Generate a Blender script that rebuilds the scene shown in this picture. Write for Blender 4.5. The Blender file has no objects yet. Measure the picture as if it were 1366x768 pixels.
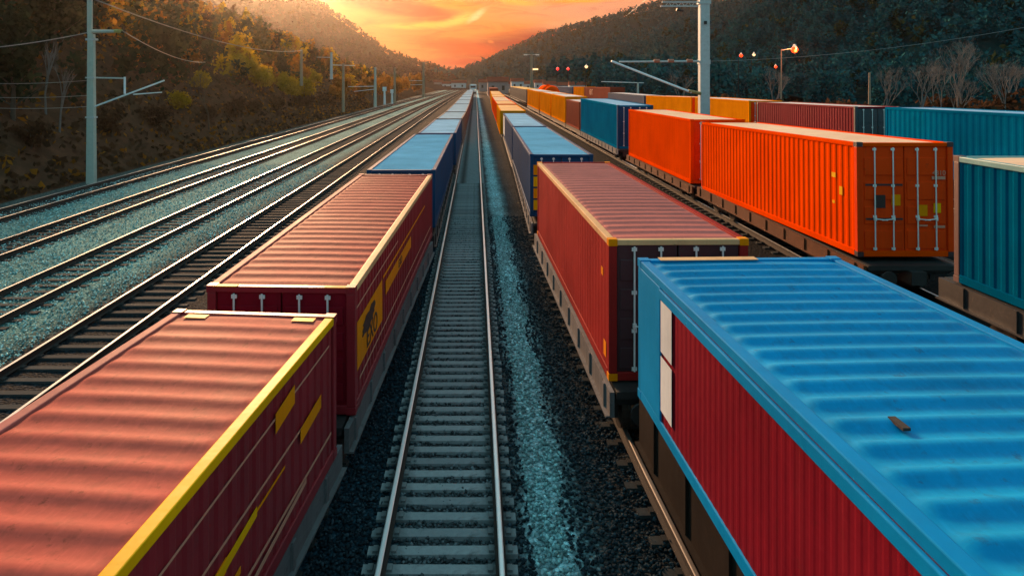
import bpy, math, random
import numpy as np
from mathutils import Vector, Matrix
random.seed(7)
R = math.radians
S = bpy.context.scene
COL = S.collection

# ------------------------------------------------------------------ helpers
class MB:
    """collects shapes into one mesh"""
    def __init__(s): s.v = []; s.f = []; s.m = []
    def add(s, vs, fs, mi=0):
        o = len(s.v); s.v += [tuple(p) for p in vs]
        s.f += [tuple(i + o for i in f) for f in fs]; s.m += [mi] * len(fs)
        return s
    def box(s, x0, x1, y0, y1, z0, z1, mi=0):
        vs = [(x0,y0,z0),(x1,y0,z0),(x1,y1,z0),(x0,y1,z0),(x0,y0,z1),(x1,y0,z1),(x1,y1,z1),(x0,y1,z1)]
        return s.add(vs, [(0,3,2,1),(4,5,6,7),(0,1,5,4),(1,2,6,5),(2,3,7,6),(3,0,4,7)], mi)
    def tube(s, p0, p1, r0, r1=None, n=8, mi=0, cap=True):
        r1 = r0 if r1 is None else r1
        p0 = Vector(p0); p1 = Vector(p1); d = (p1 - p0)
        if d.length < 1e-6: return s
        d.normalize(); a = d.orthogonal().normalized(); b = d.cross(a)
        vs = []
        for p, r in ((p0, r0), (p1, r1)):
            for i in range(n):
                t = 2 * math.pi * i / n
                vs.append(p + (a * math.cos(t) + b * math.sin(t)) * r)
        fs = [(i, (i + 1) % n, n + (i + 1) % n, n + i) for i in range(n)]
        if cap: fs += [tuple(reversed(range(n))), tuple(range(n, 2 * n))]
        return s.add(vs, fs, mi)
    def sweep(s, path, prof, mi=None):
        """prof: list of (x,z) closed outline, swept along path of (x,y,z) running along +Y"""
        n = len(prof); vs = []
        for k, p in enumerate(path):
            a = Vector(path[max(k-1,0)]); b = Vector(path[min(k+1,len(path)-1)])
            d = (b - a); d.z = 0; d.normalize(); sx = Vector((d.y, -d.x, 0))
            for (x, z) in prof: vs.append(Vector(p) + sx * x + Vector((0,0,z)))
        o = len(s.v); s.v += [tuple(q) for q in vs]
        for k in range(len(path) - 1):
            for i in range(n):
                j = (i + 1) % n
                s.f.append((o+k*n+i, o+k*n+j, o+(k+1)*n+j, o+(k+1)*n+i)); s.m.append(mi[i] if mi else 0)
        s.f.append(tuple(o+i for i in reversed(range(n)))); s.m.append(0)
        e = o + (len(path)-1)*n
        s.f.append(tuple(e+i for i in range(n))); s.m.append(0)
        return s
    def build(s, name, mat, parent=None, smooth=False, bevel=0):
        me = bpy.data.meshes.new(name); me.from_pydata(s.v, [], s.f)
        mats = mat if isinstance(mat, (list, tuple)) else [mat]
        for q in mats: me.materials.append(q)
        if len(mats) > 1: me.polygons.foreach_set('material_index', s.m)
        if smooth: me.polygons.foreach_set('use_smooth', [True] * len(s.f))
        me.update()
        return link(name, me, parent, bevel)

def link(name, data, parent=None, bevel=0):
    o = bpy.data.objects.new(name, data); COL.objects.link(o)
    if parent is not None: o.parent = parent
    if bevel:
        b = o.modifiers.new('bevel', 'BEVEL'); b.width = bevel; b.segments = 2; b.limit_method = 'ANGLE'
    return o

def np_mesh(name, v, f, mats, mi=None, smooth=False):
    """v (n,3) array, f (m,k) array"""
    me = bpy.data.meshes.new(name); k = f.shape[1]
    me.vertices.add(len(v)); me.vertices.foreach_set('co', np.asarray(v, dtype=np.float32).ravel())
    me.loops.add(f.size); me.loops.foreach_set('vertex_index', f.astype(np.int32).ravel())
    me.polygons.add(len(f)); me.polygons.foreach_set('loop_start', np.arange(0, f.size, k, dtype=np.int32))
    for q in (mats if isinstance(mats, (list, tuple)) else [mats]): me.materials.append(q)
    if mi is not None: me.polygons.foreach_set('material_index', np.asarray(mi, dtype=np.int32))
    if smooth: me.polygons.foreach_set('use_smooth', np.ones(len(f), dtype=bool))
    me.update(calc_edges=True); me.validate()
    return me

def tag(o, label=None, cat=None, group=None, kind=None):
    if label: o['label'] = label
    if cat: o['category'] = cat
    if group: o['group'] = group
    if kind: o['kind'] = kind
    return o

def empty(name, loc, rz=0.0, rx=0.0):
    o = bpy.data.objects.new(name, None); COL.objects.link(o)
    o.location = loc; o.rotation_euler = (rx, 0, rz); o.empty_display_size = .3
    return o

def copy_tree(o, parent=None):
    c = o.copy(); COL.objects.link(c); c.parent = parent
    for ch in list(o.children): copy_tree(ch, c)
    return c

# ------------------------------------------------------------------ node helpers
class NT:
    def __init__(s, tree): s.t = tree; s.n = tree.nodes; s.l = tree.links
    def new(s, typ, **kw):
        n = s.n.new(typ)
        for k, v in kw.items():
            if k.startswith('i_'): n.inputs[k[2:].replace('_', ' ')].default_value = v
            else: setattr(n, k, v)
        return n
    def put(s, sock, v):
        if hasattr(v, 'links') or isinstance(v, bpy.types.NodeSocket): s.l.new(v, sock)
        else: sock.default_value = v
    def m(s, op, a, b=0.0, c=None, clamp=False):
        n = s.n.new('ShaderNodeMath'); n.operation = op; n.use_clamp = clamp
        s.put(n.inputs[0], a); s.put(n.inputs[1], b)
        if c is not None: s.put(n.inputs[2], c)
        return n.outputs[0]
    def mix(s, f, a, b, blend='MIX'):
        n = s.n.new('ShaderNodeMix'); n.data_type = 'RGBA'; n.blend_type = blend
        s.put(n.inputs[0], f); s.put(n.inputs[6], a if not isinstance(a, tuple) else rgba(a)); s.put(n.inputs[7], b if not isinstance(b, tuple) else rgba(b))
        return n.outputs[2]
    def ramp(s, f, stops, interp='LINEAR'):
        n = s.n.new('ShaderNodeValToRGB'); n.color_ramp.interpolation = interp
        e = n.color_ramp.elements
        while len(e) < len(stops): e.new(.5)
        for el, (p, c) in zip(e, stops):
            el.position = p; el.color = rgba(c) if isinstance(c, tuple) else (c, c, c, 1)
        s.put(n.inputs[0], f); return n.outputs[0]
    def noise(s, vec, scale, detail=4, rough=.55, dist=0.0):
        n = s.n.new('ShaderNodeTexNoise'); n.inputs['Scale'].default_value = scale
        n.inputs['Detail'].default_value = detail; n.inputs['Roughness'].default_value = rough; n.inputs['Distortion'].default_value = dist
        if vec is not None: s.l.new(vec, n.inputs['Vector'])
        return n.outputs['Fac']
    def mapping(s, vec, scale=(1,1,1), loc=(0,0,0), rot=(0,0,0)):
        n = s.n.new('ShaderNodeMapping'); s.l.new(vec, n.inputs[0])
        n.inputs['Scale'].default_value = scale; n.inputs['Location'].default_value = loc; n.inputs['Rotation'].default_value = rot
        return n.outputs[0]
    def bump(s, h, strength=.3, dist=.02):
        n = s.n.new('ShaderNodeBump'); n.inputs['Strength'].default_value = strength; n.inputs['Distance'].default_value = dist
        s.l.new(h, n.inputs['Height']); return n.outputs[0]
def rgba(c): return (c[0], c[1], c[2], 1.0)
def srgb(r, g, b):
    f = lambda c: c/12.92 if c <= .04045 else ((c + .055)/1.055) ** 2.4
    return tuple(f(q/255.0) for q in (r, g, b))

def material(name):
    m = bpy.data.materials.new(name); m.use_nodes = True
    t = NT(m.node_tree); return m, t, t.n['Principled BSDF']

_paint = {}
def paint(name, col, rough=.45, dirt=.35, grime=(.03,.025,.02), spec=.5, streak=.5, coat=0.0):
    """weathered paint on steel: faded patches, rain streaks down the walls, rust chips"""
    if name in _paint: return _paint[name]
    m, t, b = material(name)
    tc = t.new('ShaderNodeTexCoord').outputs['Object']
    inf = t.new('ShaderNodeObjectInfo')
    off = t.new('ShaderNodeVectorMath', operation='ADD'); t.l.new(tc, off.inputs[0])
    cmb = t.new('ShaderNodeCombineXYZ'); t.l.new(t.m('MULTIPLY', inf.outputs['Random'], 37.0), cmb.inputs[1]); t.l.new(cmb.outputs[0], off.inputs[1])
    v = off.outputs[0]
    fade = t.noise(v, .55, 5, .6)
    c = t.mix(t.ramp(fade, [(.3, 0.0), (.75, 1.0)]), tuple(q*.80 for q in col), tuple(min(1, q*1.16+.0005) for q in col))
    st = t.noise(t.mapping(v, (3.2, 3.2, .22)), 2.2, 5, .6)
    c = t.mix(t.m('MULTIPLY', t.ramp(st, [(.5, 0.0), (.72, 1.0)]), dirt*streak), c, grime)
    sp = t.noise(v, 6.5, 6, .7)
    c = t.mix(t.m('MULTIPLY', t.ramp(sp, [(.60, 0.0), (.70, 1.0)]), dirt), c, (.05,.022,.012))
    fine = t.noise(t.mapping(v, (1, .16, 1)), 28, 3, .6)
    c = t.mix(t.m('MULTIPLY', t.ramp(fine, [(.5, 0.0), (.8, 1.0)]), dirt*.45), c, tuple(min(1, q*1.7+.012) for q in col))
    t.l.new(c, b.inputs['Base Color'])
    rr = t.m('ADD', t.m('MULTIPLY', fade, .22), rough - .1)
    t.l.new(rr, b.inputs['Roughness'])
    b.inputs['Specular IOR Level'].default_value = spec
    if coat: b.inputs['Coat Weight'].default_value = coat; b.inputs['Coat Roughness'].default_value = .15
    dent = t.noise(v, 2.3, 3, .5)
    h = t.m('ADD', t.m('MULTIPLY', dent, 1.0), t.m('MULTIPLY', sp, .10))
    t.l.new(t.bump(h, .35, .03), b.inputs['Normal'])
    _paint[name] = m; return m

def plain(name, col, rough=.6, metal=0.0, var=.25, scale=6.0, bump=.2):
    if name in _paint: return _paint[name]
    m, t, b = material(name)
    tc = t.new('ShaderNodeTexCoord').outputs['Object']
    n = t.noise(tc, scale, 6, .65)
    c = t.mix(n, tuple(q*(1-var) for q in col), tuple(min(1, q*(1+var)) for q in col))
    t.l.new(c, b.inputs['Base Color']); b.inputs['Roughness'].default_value = rough; b.inputs['Metallic'].default_value = metal
    if bump: t.l.new(t.bump(n, bump, .02), b.inputs['Normal'])
    _paint[name] = m; return m

def emit(name, col, st):
    m, t, b = material(name)
    b.inputs['Base Color'].default_value = (.02,.01,.005,1); b.inputs['Emission Color'].default_value = rgba(col); b.inputs['Emission Strength'].default_value = st
    return m

# ------------------------------------------------------------------ materials
M = {}
M['steel'] = plain('dark_steel', (.022,.020,.020), .55, .0, .5, 5)
M['wheel'] = plain('wheel_steel', (.09,.075,.065), .45, .6, .4, 8)
M['rust'] = plain('rusty_steel', (.026,.017,.014), .85, .0, .5, 14)
M['railtop'] = plain('polished_rail', (.90,.90,.90), .35, .45, .06, 3, 0)
M['sill_pale'] = paint('sill_pale', (.15,.14,.145), .6, .7, spec=.1)
M['sill_brown'] = paint('sill_brown', (.13,.045,.02), .6, .6, spec=.1)
M['sill_under'] = paint('sill_under', (.022,.015,.012), .7, .3, spec=.05)
M['sill_dark'] = paint('sill_dark', (.035,.03,.03), .5, .5)
M['zinc'] = plain('galvanised_bar', (.80,.78,.75), .4, .1, .15, 9)
M['raildim'] = plain('dull_rail', (.50,.49,.47), .38, 1.0, .1, 3, 0)
M['raildark'] = plain('darkened_rail', (.16,.14,.13), .6, .3, .3, 5, 0)  # same rail polish, colour darkened to dim its shine beneath the train
M['rubber'] = plain('door_gasket', (.015,.014,.014), .7, 0, .3, 6)
M['yellow'] = paint('yellow_paint', (1.0,.44,.0), .5, .12, spec=.06)
M['amber'] = paint('amber_paint', (.95,.27,.0), .5, .2, spec=.06)
M['white'] = paint('white_paint', (.78,.80,.82), .4, .15)
M['ink'] = plain('dark_ink', (.035,.015,.012), .6, 0, .3, 9, 0)
M['pale_line'] = plain('pale_line', (.62,.25,.16), .5, 0, .2, 9, 0)
M['concrete'] = plain('mast_concrete', (.42,.45,.40), .8, 0, .22, 4)
M['mast_steel'] = plain('mast_galvanised', (.46,.49,.50), .6, .05, .3, 5)
M['wood_pole'] = plain('weathered_pole', (.30,.22,.15), .85, 0, .3, 5)
M['wire'] = plain('wire_metal', (.30,.30,.30), .5, .5, .1, 3, 0)
M['porcelain'] = plain('porcelain', (.75,.78,.82), .25, 0, .1, 6, 0)
M['lamp_orange'] = emit('sodium_lamp', (1.0,.030,.002), 3.0)
M['lamp_red'] = emit('red_lamp', (1.0,.02,.015), 2.5)
M['lamp_warm'] = emit('warm_lamp', (1.0,.62,.30), 1.2)

def tie_mat(name, col, var):
    m, t, b = material(name)
    tc = t.new('ShaderNodeTexCoord').outputs['Object']; inf = t.new('ShaderNodeObjectInfo').outputs['Random']
    n = t.noise(tc, 9, 6, .65)
    c = t.mix(n, tuple(q*(1-var) for q in col), tuple(q*(1+var) for q in col))
    c = t.mix(t.m('MULTIPLY', inf, .6), c, (col[0]*.5, col[1]*.5, col[2]*.52))
    sx = t.new('ShaderNodeSeparateXYZ'); t.l.new(tc, sx.inputs[0])
    ax = t.m('ABSOLUTE', t.m('SUBTRACT', t.m('ABSOLUTE', sx.outputs[0]), .81)); n3 = t.noise(tc, 3.5, 5, .7)
    oil = t.ramp(t.m('ADD', ax, t.m('MULTIPLY', n3, .35)), [(.22, .75), (.48, 0.0)])
    c = t.mix(oil, c, (.035,.030,.028)); c = t.mix(t.ramp(n3, [(.55, 0.0), (.75, .6)]), c, (.06,.05,.045))
    t.l.new(c, b.inputs['Base Color']); b.inputs['Roughness'].default_value = .9; b.inputs['Specular IOR Level'].default_value = .05
    t.l.new(t.bump(n, .4, .02), b.inputs['Normal']); return m
M['tie_light'] = tie_mat('concrete_tie', (.36,.38,.39), .35)
M['tie_dark'] = tie_mat('creosote_tie', (.055,.06,.062), .4)

def ballast_material(name):
    """crushed stone: separate stones of different tone; zones of different stone run along the yard"""
    m, t, b = material(name)
    P = t.new('ShaderNodeNewGeometry').outputs['Position']
    sx = t.new('ShaderNodeSeparateXYZ'); t.l.new(P, sx.inputs[0])
    wob = t.m('SUBTRACT', t.noise(P, .8, 4, .6), .5)
    x = t.m('ADD', sx.outputs[0], t.m('MULTIPLY', wob, .55))
    f = t.m('DIVIDE', t.m('ADD', x, 28.0), 56.0)
    X = lambda q: (q + 28.0) / 56.0
    teal = (.185,.390,.370); teal2 = (.11,.235,.23); dk2 = (.045,.06,.06); dk = (.020,.025,.031); blue = (.022,.052,.074); grey = (.095,.11,.12); strip = (.52,.84,.90)
    zones = t.ramp(f, [(X(-27.4), (.06,.045,.03)), (X(-24.6), (.10,.15,.15)), (X(-24.1), dk2), (X(-22.1), dk2), (X(-21.8), teal), (X(-19.5), teal), (X(-19.2), dk2), (X(-17.4), dk2), (X(-17.1), teal), (X(-14.8), teal), (X(-14.5), teal2), (X(-12.9), teal2), (X(-12.5), teal), (X(-11.6), teal2), (X(-10.9), dk), (X(-6), dk), (X(-4), blue), (X(-1.2), blue),
                       (X(-.9), grey), (X(.72), grey), (X(.92), strip), (X(1.30), strip), (X(1.62), grey), (X(2.6), dk), (X(4), (.010,.011,.013)), (X(9.5), (.010,.011,.013)), (X(27.5), (.022,.022,.022))])
    vor = t.new('ShaderNodeTexVoronoi'); vor.inputs['Scale'].default_value = 16.0; t.l.new(P, vor.inputs['Vector'])
    hsv = t.new('ShaderNodeSeparateColor'); t.l.new(vor.outputs['Color'], hsv.inputs[0])
    tone = t.ramp(hsv.outputs[0], [(0.0, .5), (.55, .92), (.88, 1.2), (1.0, 1.9)])
    c = t.mix(1.0, zones, tone, 'MULTIPLY')
    big = t.noise(P, .35, 5, .6)
    c = t.mix(1.0, c, t.ramp(big, [(.3, .72), (.7, 1.2)]), 'MULTIPLY')
    crack = t.ramp(vor.outputs['Distance'], [(0.0, 1.0), (.55, .9), (.8, .4)])
    c = t.mix(1.0, c, crack, 'MULTIPLY')
    t.l.new(c, b.inputs['Base Color']); b.inputs['Roughness'].default_value = .9
    b.inputs['Specular IOR Level'].default_value = .04
    hgt = t.m('SUBTRACT', 1.0, vor.outputs['Distance'])
    hgt = t.m('ADD', hgt, t.m('MULTIPLY', hsv.outputs[1], .5))
    t.l.new(t.bump(hgt, 1.0, .05), b.inputs['Normal'])
    return m, t, b
M['ballast'] = ballast_material('crushed_stone')[0]

def stone_mat(name, col):
    m, t, b = material(name)
    r = t.new('ShaderNodeNewGeometry').outputs['Random Per Island']
    t.l.new(t.ramp(r, [(0, tuple(q*.5 for q in col)), (.6, col), (1, tuple(min(1,q*2.0) for q in col))]), b.inputs['Base Color'])
    b.inputs['Roughness'].default_value = .85; b.inputs['Specular IOR Level'].default_value = .05; return m
M['stone_dark'] = stone_mat('dark_stone', (.028,.044,.056))
M['stone_grey'] = stone_mat('grey_stone', (.10,.115,.125))
M['stone_teal'] = stone_mat('teal_stone', (.27,.46,.47))

def soil(name, a, bcol, ccol, scale=.12):
    m, t, b = material(name)
    P = t.new('ShaderNodeNewGeometry').outputs['Position']
    n = t.noise(P, scale, 8, .65); n2 = t.noise(P, scale*9, 6, .7)
    c = t.mix(t.ramp(n, [(.35, 0.0), (.65, 1.0)]), a, bcol)
    c = t.mix(t.ramp(n2, [(.45, 0.0), (.7, 1.0)]), c, ccol)
    t.l.new(c, b.inputs['Base Color']); b.inputs['Roughness'].default_value = 1.0; b.inputs['Specular IOR Level'].default_value = 0.0
    t.l.new(t.bump(n2, .8, .3), b.inputs['Normal']); return m
M['soil'] = soil('bank_soil', (.10,.042,.026), (.055,.034,.02), (.13,.058,.034), .10)
M['ground'] = soil('yard_ground', (.05,.045,.04), (.06,.05,.045), (.035,.03,.03), .05)
M['hill_far'] = soil('hill_cover', (.040,.022,.024), (.05,.028,.026), (.026,.016,.018), .012)
M['hill_near'] = soil('slope_cover', (.010,.034,.038), (.014,.040,.038), (.008,.026,.030), .03)

def leaf(name, stops, trans=.4):
    m, t, b = material(name)
    r = t.new('ShaderNodeNewGeometry').outputs['Random Per Island']
    P = t.new('ShaderNodeNewGeometry').outputs['Position']
    n = t.noise(P, .16, 4, .6)
    f = t.m('ADD', t.m('MULTIPLY', r, .45), t.m('MULTIPLY', t.ramp(n, [(.3, 0.0), (.7, 1.0)]), .55))
    c = t.ramp(f, stops)
    t.l.new(c, b.inputs['Base Color']); b.inputs['Roughness'].default_value = 1.0; b.inputs['Specular IOR Level'].default_value = 0.0
    tr = t.new('ShaderNodeBsdfTranslucent'); t.l.new(c, tr.inputs[0]); mx = t.new('ShaderNodeMixShader'); mx.inputs[0].default_value = trans
    t.l.new(b.outputs[0], mx.inputs[1]); t.l.new(tr.outputs[0], mx.inputs[2]); t.l.new(mx.outputs[0], t.n['Material Output'].inputs[0])
    return m
M['leaf_dark'] = leaf('dark_leaf', [(0, (.008,.015,.010)), (.5, (.019,.032,.017)), (1, (.045,.055,.024))])
M['leaf_green'] = leaf('green_leaf', [(0, (.009,.044,.058)), (.5, (.017,.080,.096)), (1, (.036,.125,.112))], .10)  # bluish cast of distant haze mixed into the leaf colour
M['leaf_yellow'] = leaf('yellow_leaf', [(0, (.20,.11,.008)), (.5, (.42,.25,.012)), (1, (.6,.36,.02))], .55)
M['leaf_brown'] = leaf('brown_leaf', [(0, (.03,.016,.010)), (.5, (.065,.033,.018)), (1, (.12,.06,.03))])
M['leaf_plum'] = leaf('plum_leaf', [(0, (.035,.016,.022)), (.5, (.075,.032,.036)), (1, (.13,.055,.045))], .2)
M['leaf_rust'] = leaf('rust_leaf', [(0, (.14,.050,.010)), (.5, (.28,.11,.014)), (1, (.42,.19,.02))], .55)
M['leaf_mix'] = leaf('mixed_leaf', [(0, (.020,.024,.012)), (.4, (.05,.05,.018)), (.7, (.095,.065,.02)), (1, (.15,.10,.02))], .6)
M['bark'] = plain('bark', (.06,.042,.030), .9, 0, .4, 5)
M['bark_pale'] = plain('pale_bark', (.14,.125,.12), .85, 0, .4, 5)

# ------------------------------------------------------------------ camera
CZ = 6.6
cam = bpy.data.objects.new('camera', bpy.data.cameras.new('camera')); COL.objects.link(cam)
cam.location = (0, 0, CZ); cam.rotation_euler = (R(90), 0, 0)
cam.data.sensor_width = 36; cam.data.lens = 900/1366*36
cam.data.shift_x = 49/1366; cam.data.shift_y = -276/1366
cam.data.clip_start = .1; cam.data.clip_end = 9000
S.camera = cam

# ------------------------------------------------------------------ tracks
RAIL = [(-.075,0),(.075,0),(.075,.015),(.012,.03),(.012,.13),(.036,.145),(.036,.172),(.022,.18),(-.022,.18),(-.036,.172),(-.036,.145),(-.012,.13),(-.012,.03),(-.075,.015)]
RAIL_MI = [0]*len(RAIL)
for i in (7,): RAIL_MI[i] = 1
RAIL_MI[6] = 1; RAIL_MI[8] = 1
def interp_path(path, y):
    for a, b in zip(path, path[1:]):
        if a[1] <= y <= b[1]:
            k = (y - a[1]) / (b[1] - a[1]); return a[0] + (b[0]-a[0])*k, math.atan2(b[0]-a[0], b[1]-a[1])
    return path[-1][0], 0.0
def shifted(path, dx, z): return [(p[0] + dx, p[1], z) for p in path]
TIE_MESH = {}
def track(label, path, z0, y0, gauge=1.62, tie_w=2.5, tie='tie_dark', pitch=.6, n_single=100, tie_top=.03, top='railtop', group='railway tracks across the yard', y_end=None):
    root = empty('railway_track', (0, 0, 0)); tag(root, label, 'railway track', group)
    zt = z0 + tie_top
    for s in (-1, 1):
        MB().sweep(shifted(path, s*gauge/2, zt), RAIL, RAIL_MI).build('rail', [M['rust'], M[top]], root)
    key = (tie_w, tie)
    if key not in TIE_MESH:
        mb = MB(); hw = tie_w/2
        mb.add([(-hw,-.115,-.16),(hw,-.115,-.16),(hw,.115,-.16),(-hw,.115,-.16),(-hw,-.09,0),(hw,-.09,0),(hw,.09,0),(-hw,.09,0)],
               [(0,3,2,1),(4,5,6,7),(0,1,5,4),(1,2,6,5),(2,3,7,6),(3,0,4,7)])
        for s in (-1, 1):
            for q in (-.13, .13):
                mb.box(s*gauge/2+q-.035, s*gauge/2+q+.035, -.06, .06, 0, .035)
        o = mb.build('sleeper', M[tie]); TIE_MESH[key] = o.data; bpy.data.objects.remove(o)
    me = TIE_MESH[key]; y = y0
    for i in range(n_single):
        x, a = interp_path(path, y)
        o = link('sleeper', me, root); o.location = (x + random.uniform(-.02,.02), y, zt); o.rotation_euler = (0, 0, -a + random.uniform(-.008,.008))
        y += pitch
    yend = y_end or path[-1][1]
    mb = MB()
    while y < yend:
        x, a = interp_path(path, y); hw = tie_w/2
        mb.box(x-hw, x+hw, y-.11, y+.11, zt-.16, zt); y += pitch if y < 150 else pitch*2
    if mb.v: tag(mb.build('sleeper', M[tie], root), kind='stuff')
    return root
FAR = 620
track('shiny straight track running down the middle between the two near container trains', [(-.46,-6,0),(-.46,80,0),(-.40,200,0),(0,FAR,0)], 0, 6.5, tie_w=2.1, tie='tie_light', pitch=.37)
LT = [(-5.2,-12,0),(-4.31,-2.2,0),(-3.24,10,0),(-2.72,22,0),(-2.62,42,0),(-2.46,62,0),(-2.15,105,0),(-1.95,200,0),(-1.8,FAR,0)]
track('track under the dark red container train on the left', LT, 0, -2, tie_w=2.0, pitch=.65, n_single=60, group=None)
MT = [(4.4,-12,0),(4.0,0,0),(3.6,11,0),(3.33,23,0),(3.7,47,0),(4.0,72,0),(4.35,93,0),(4.8,139,0),(6.1,215,0),(8,FAR,0)]
track('track under the near blue and red container train right of centre', MT, 0, -2, tie_w=2.3, pitch=.65, n_single=60, group=None, top='raildark')
lt_labels = ['leftmost empty track, along the foot of the wooded bank', 'second empty track from the left, past the pale concrete mast',
             'third empty track from the left, with teal stone on both sides', 'fourth empty track from the left, on black ballast beside the red containers']
for lab, cx in zip(lt_labels, (-23.0, -18.3, -13.7, -9.7)):
    track(lab, [(cx,-4,0),(cx,160,0),(cx*.9,300,0),(cx*.6,FAR,0)], 0, 13, pitch=.62, top='raildim')
ZR = .95
OT = [(10.9,-12,0),(10.9,FAR,0)]
track('raised track under the row of orange containers', OT, ZR, 2, tie_w=2.3, pitch=.65, n_single=40, group=None)
track('track under the farthest row of containers on the right', [(21.22,-5,0),(21.22,FAR,0)], ZR, 18, tie_w=2.3, pitch=.65, n_single=20, group=None)

# ------------------------------------------------------------------ ground
def sheet(name, xs, ys, fz, mat, smooth=True):
    X, Y = np.meshgrid(xs, ys); Z = fz(X, Y)
    v = np.stack([X, Y, Z], -1).reshape(-1, 3); nx, ny = len(xs), len(ys)
    i = np.arange(nx-1)[None, :] + np.arange(ny-1)[:, None]*nx; i = i.ravel()
    f = np.stack([i, i+1, i+nx+1, i+nx], -1)
    return tag(link(name, np_mesh(name, v, f, mat, None, smooth)), kind='structure')
def vnoise(X, Y, sc, seed=0, octv=4):
    """cheap value noise"""
    out = np.zeros_like(X, dtype=float); amp = 1.0; tot = 0
    for o in range(octv):
        rs = np.random.RandomState(seed*17 + o); tab = rs.rand(256, 256)
        x = X*sc*(2**o) + 1000.0; y = Y*sc*(2**o) + 1000.0
        xi = np.floor(x).astype(int); yi = np.floor(y).astype(int); fx = x-xi; fy = y-yi
        fx = fx*fx*(3-2*fx); fy = fy*fy*(3-2*fy); g = lambda a, b: tab[a % 256, b % 256]
        out += amp*((g(xi,yi)*(1-fx)+g(xi+1,yi)*fx)*(1-fy) + (g(xi,yi+1)*(1-fx)+g(xi+1,yi+1)*fx)*fy)
        tot += amp; amp *= .5
    return out/tot - .5
sheet('ground', np.linspace(-1700, 1700, 61), np.linspace(-200, 1600, 40), lambda X, Y: X*0 - .6, M['ground'])
def yard_z(X, Y):
    e = np.clip((X - 6.3)/1.5, 0, 1); e = e*e*(3-2*e)
    z = e*ZR
    z = z + np.clip((X+26.8)/1.2, 0, 1)*.35 - .35
    z = z + vnoise(X, Y, .9, 3)*.06*(Y < 90) - .015
    return z
sheet('ballast_bed', np.concatenate([np.linspace(-28, -6, 90), np.linspace(-5.8, 9, 110), np.linspace(9.4, 28, 60)]), np.concatenate([np.linspace(-14, 60, 300), np.linspace(61, 900, 160)]), yard_z, M['ballast'])

def bank_h(X, Y):
    s = np.clip(-26.5 - X, 0, None)
    A = np.interp(Y, [0, 60, 170, 230, 300, 420, 600], [30, 30, 27, 19, 11, 8, 6])
    z = A*(1 - np.exp(-s/38.0)) + s*.06*np.interp(Y, [0, 200, 400], [1, 1, 0])
    z = z + vnoise(X, Y, .06, 5)*5.0*np.clip(s/12, 0, 1)
    return z - .30
sheet('bank', np.concatenate([np.linspace(-330, -70, 40), np.linspace(-68, -26.4, 50)]), np.linspace(-30, 620, 170), bank_h, M['soil'])

# ------------------------------------------------------------------ hills (crest profile at its own distance, slopes to both sides)
def hill(name, crest, Y0, front, back, mat, seed, rough, nx=150, ny=60):
    cx = np.array([c[0] for c in crest], float); cz = np.array([c[1] for c in crest], float)
    xs = np.linspace(cx[0], cx[-1], nx)
    ys = np.concatenate([np.linspace(Y0-front, Y0, ny), np.linspace(Y0, Y0+back, 14)[1:]])
    def fz(X, Y):
        h = np.interp(X, cx, cz)
        t = np.where(Y <= Y0, (Y0 - Y)/front, (Y - Y0)/back); t = np.clip(t, 0, 1)
        p = np.cos(t*math.pi/2)**1.25
        g = vnoise(X, Y, 1/(front*.30), seed, 5)
        ridge = np.abs(vnoise(X + 0.4*Y, Y*.35, 1/(front*.22), seed+9, 3))
        return (h + 1.2)*p - 1.2 + (g*rough*1.6 - ridge*rough*1.5)*np.clip(p*(1-p)*3.2, 0, 1)*np.clip(h/40, .1, 1) + g*rough*.25*p
    o = sheet(name, xs, ys, fz, mat)
    return o, fz
def wx(px, Y): return (px - 634)/900*Y
def wz(py, Y): return CZ + (108 - py)/900*Y
def crest(pts, Y): return [(wx(a, Y), wz(b, Y)) for a, b in pts]
hillL, hLz = hill('mountain', crest([(-900,60),(-600,0),(-250,-60),(100,-85),(250,-72),(350,-40),(410,0),(450,27),(490,54),(520,77),(545,86),(583,97),(604,104),(640,106)], 900), 900, 500, 500, M['hill_far'], 1, 26)
hillR, hRz = hill('mountain', crest([(560,106),(600,104),(622,100),(660,82),(720,53),(790,36),(870,13),(960,4),(1060,-26),(1250,-60),(1600,-80),(2000,0)], 1000), 1000, 520, 500, M['hill_near'], 2, 30)
hillM, hMz = hill('hill', crest([(760,108),(800,104),(830,88),(880,54),(940,24),(1000,4),(1074,-24),(1300,-60),(1700,-40)], 560), 560, 260, 200, M['hill_near'], 3, 16)
hillN, hNz = hill('hill', crest([(900,107),(945,96),(978,70),(1012,44),(1046,20),(1074,3),(1150,-60),(1300,-130),(1500,-190),(1900,-200)], 270), 270, 165, 160, M['hill_near'], 4, 7)

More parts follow.
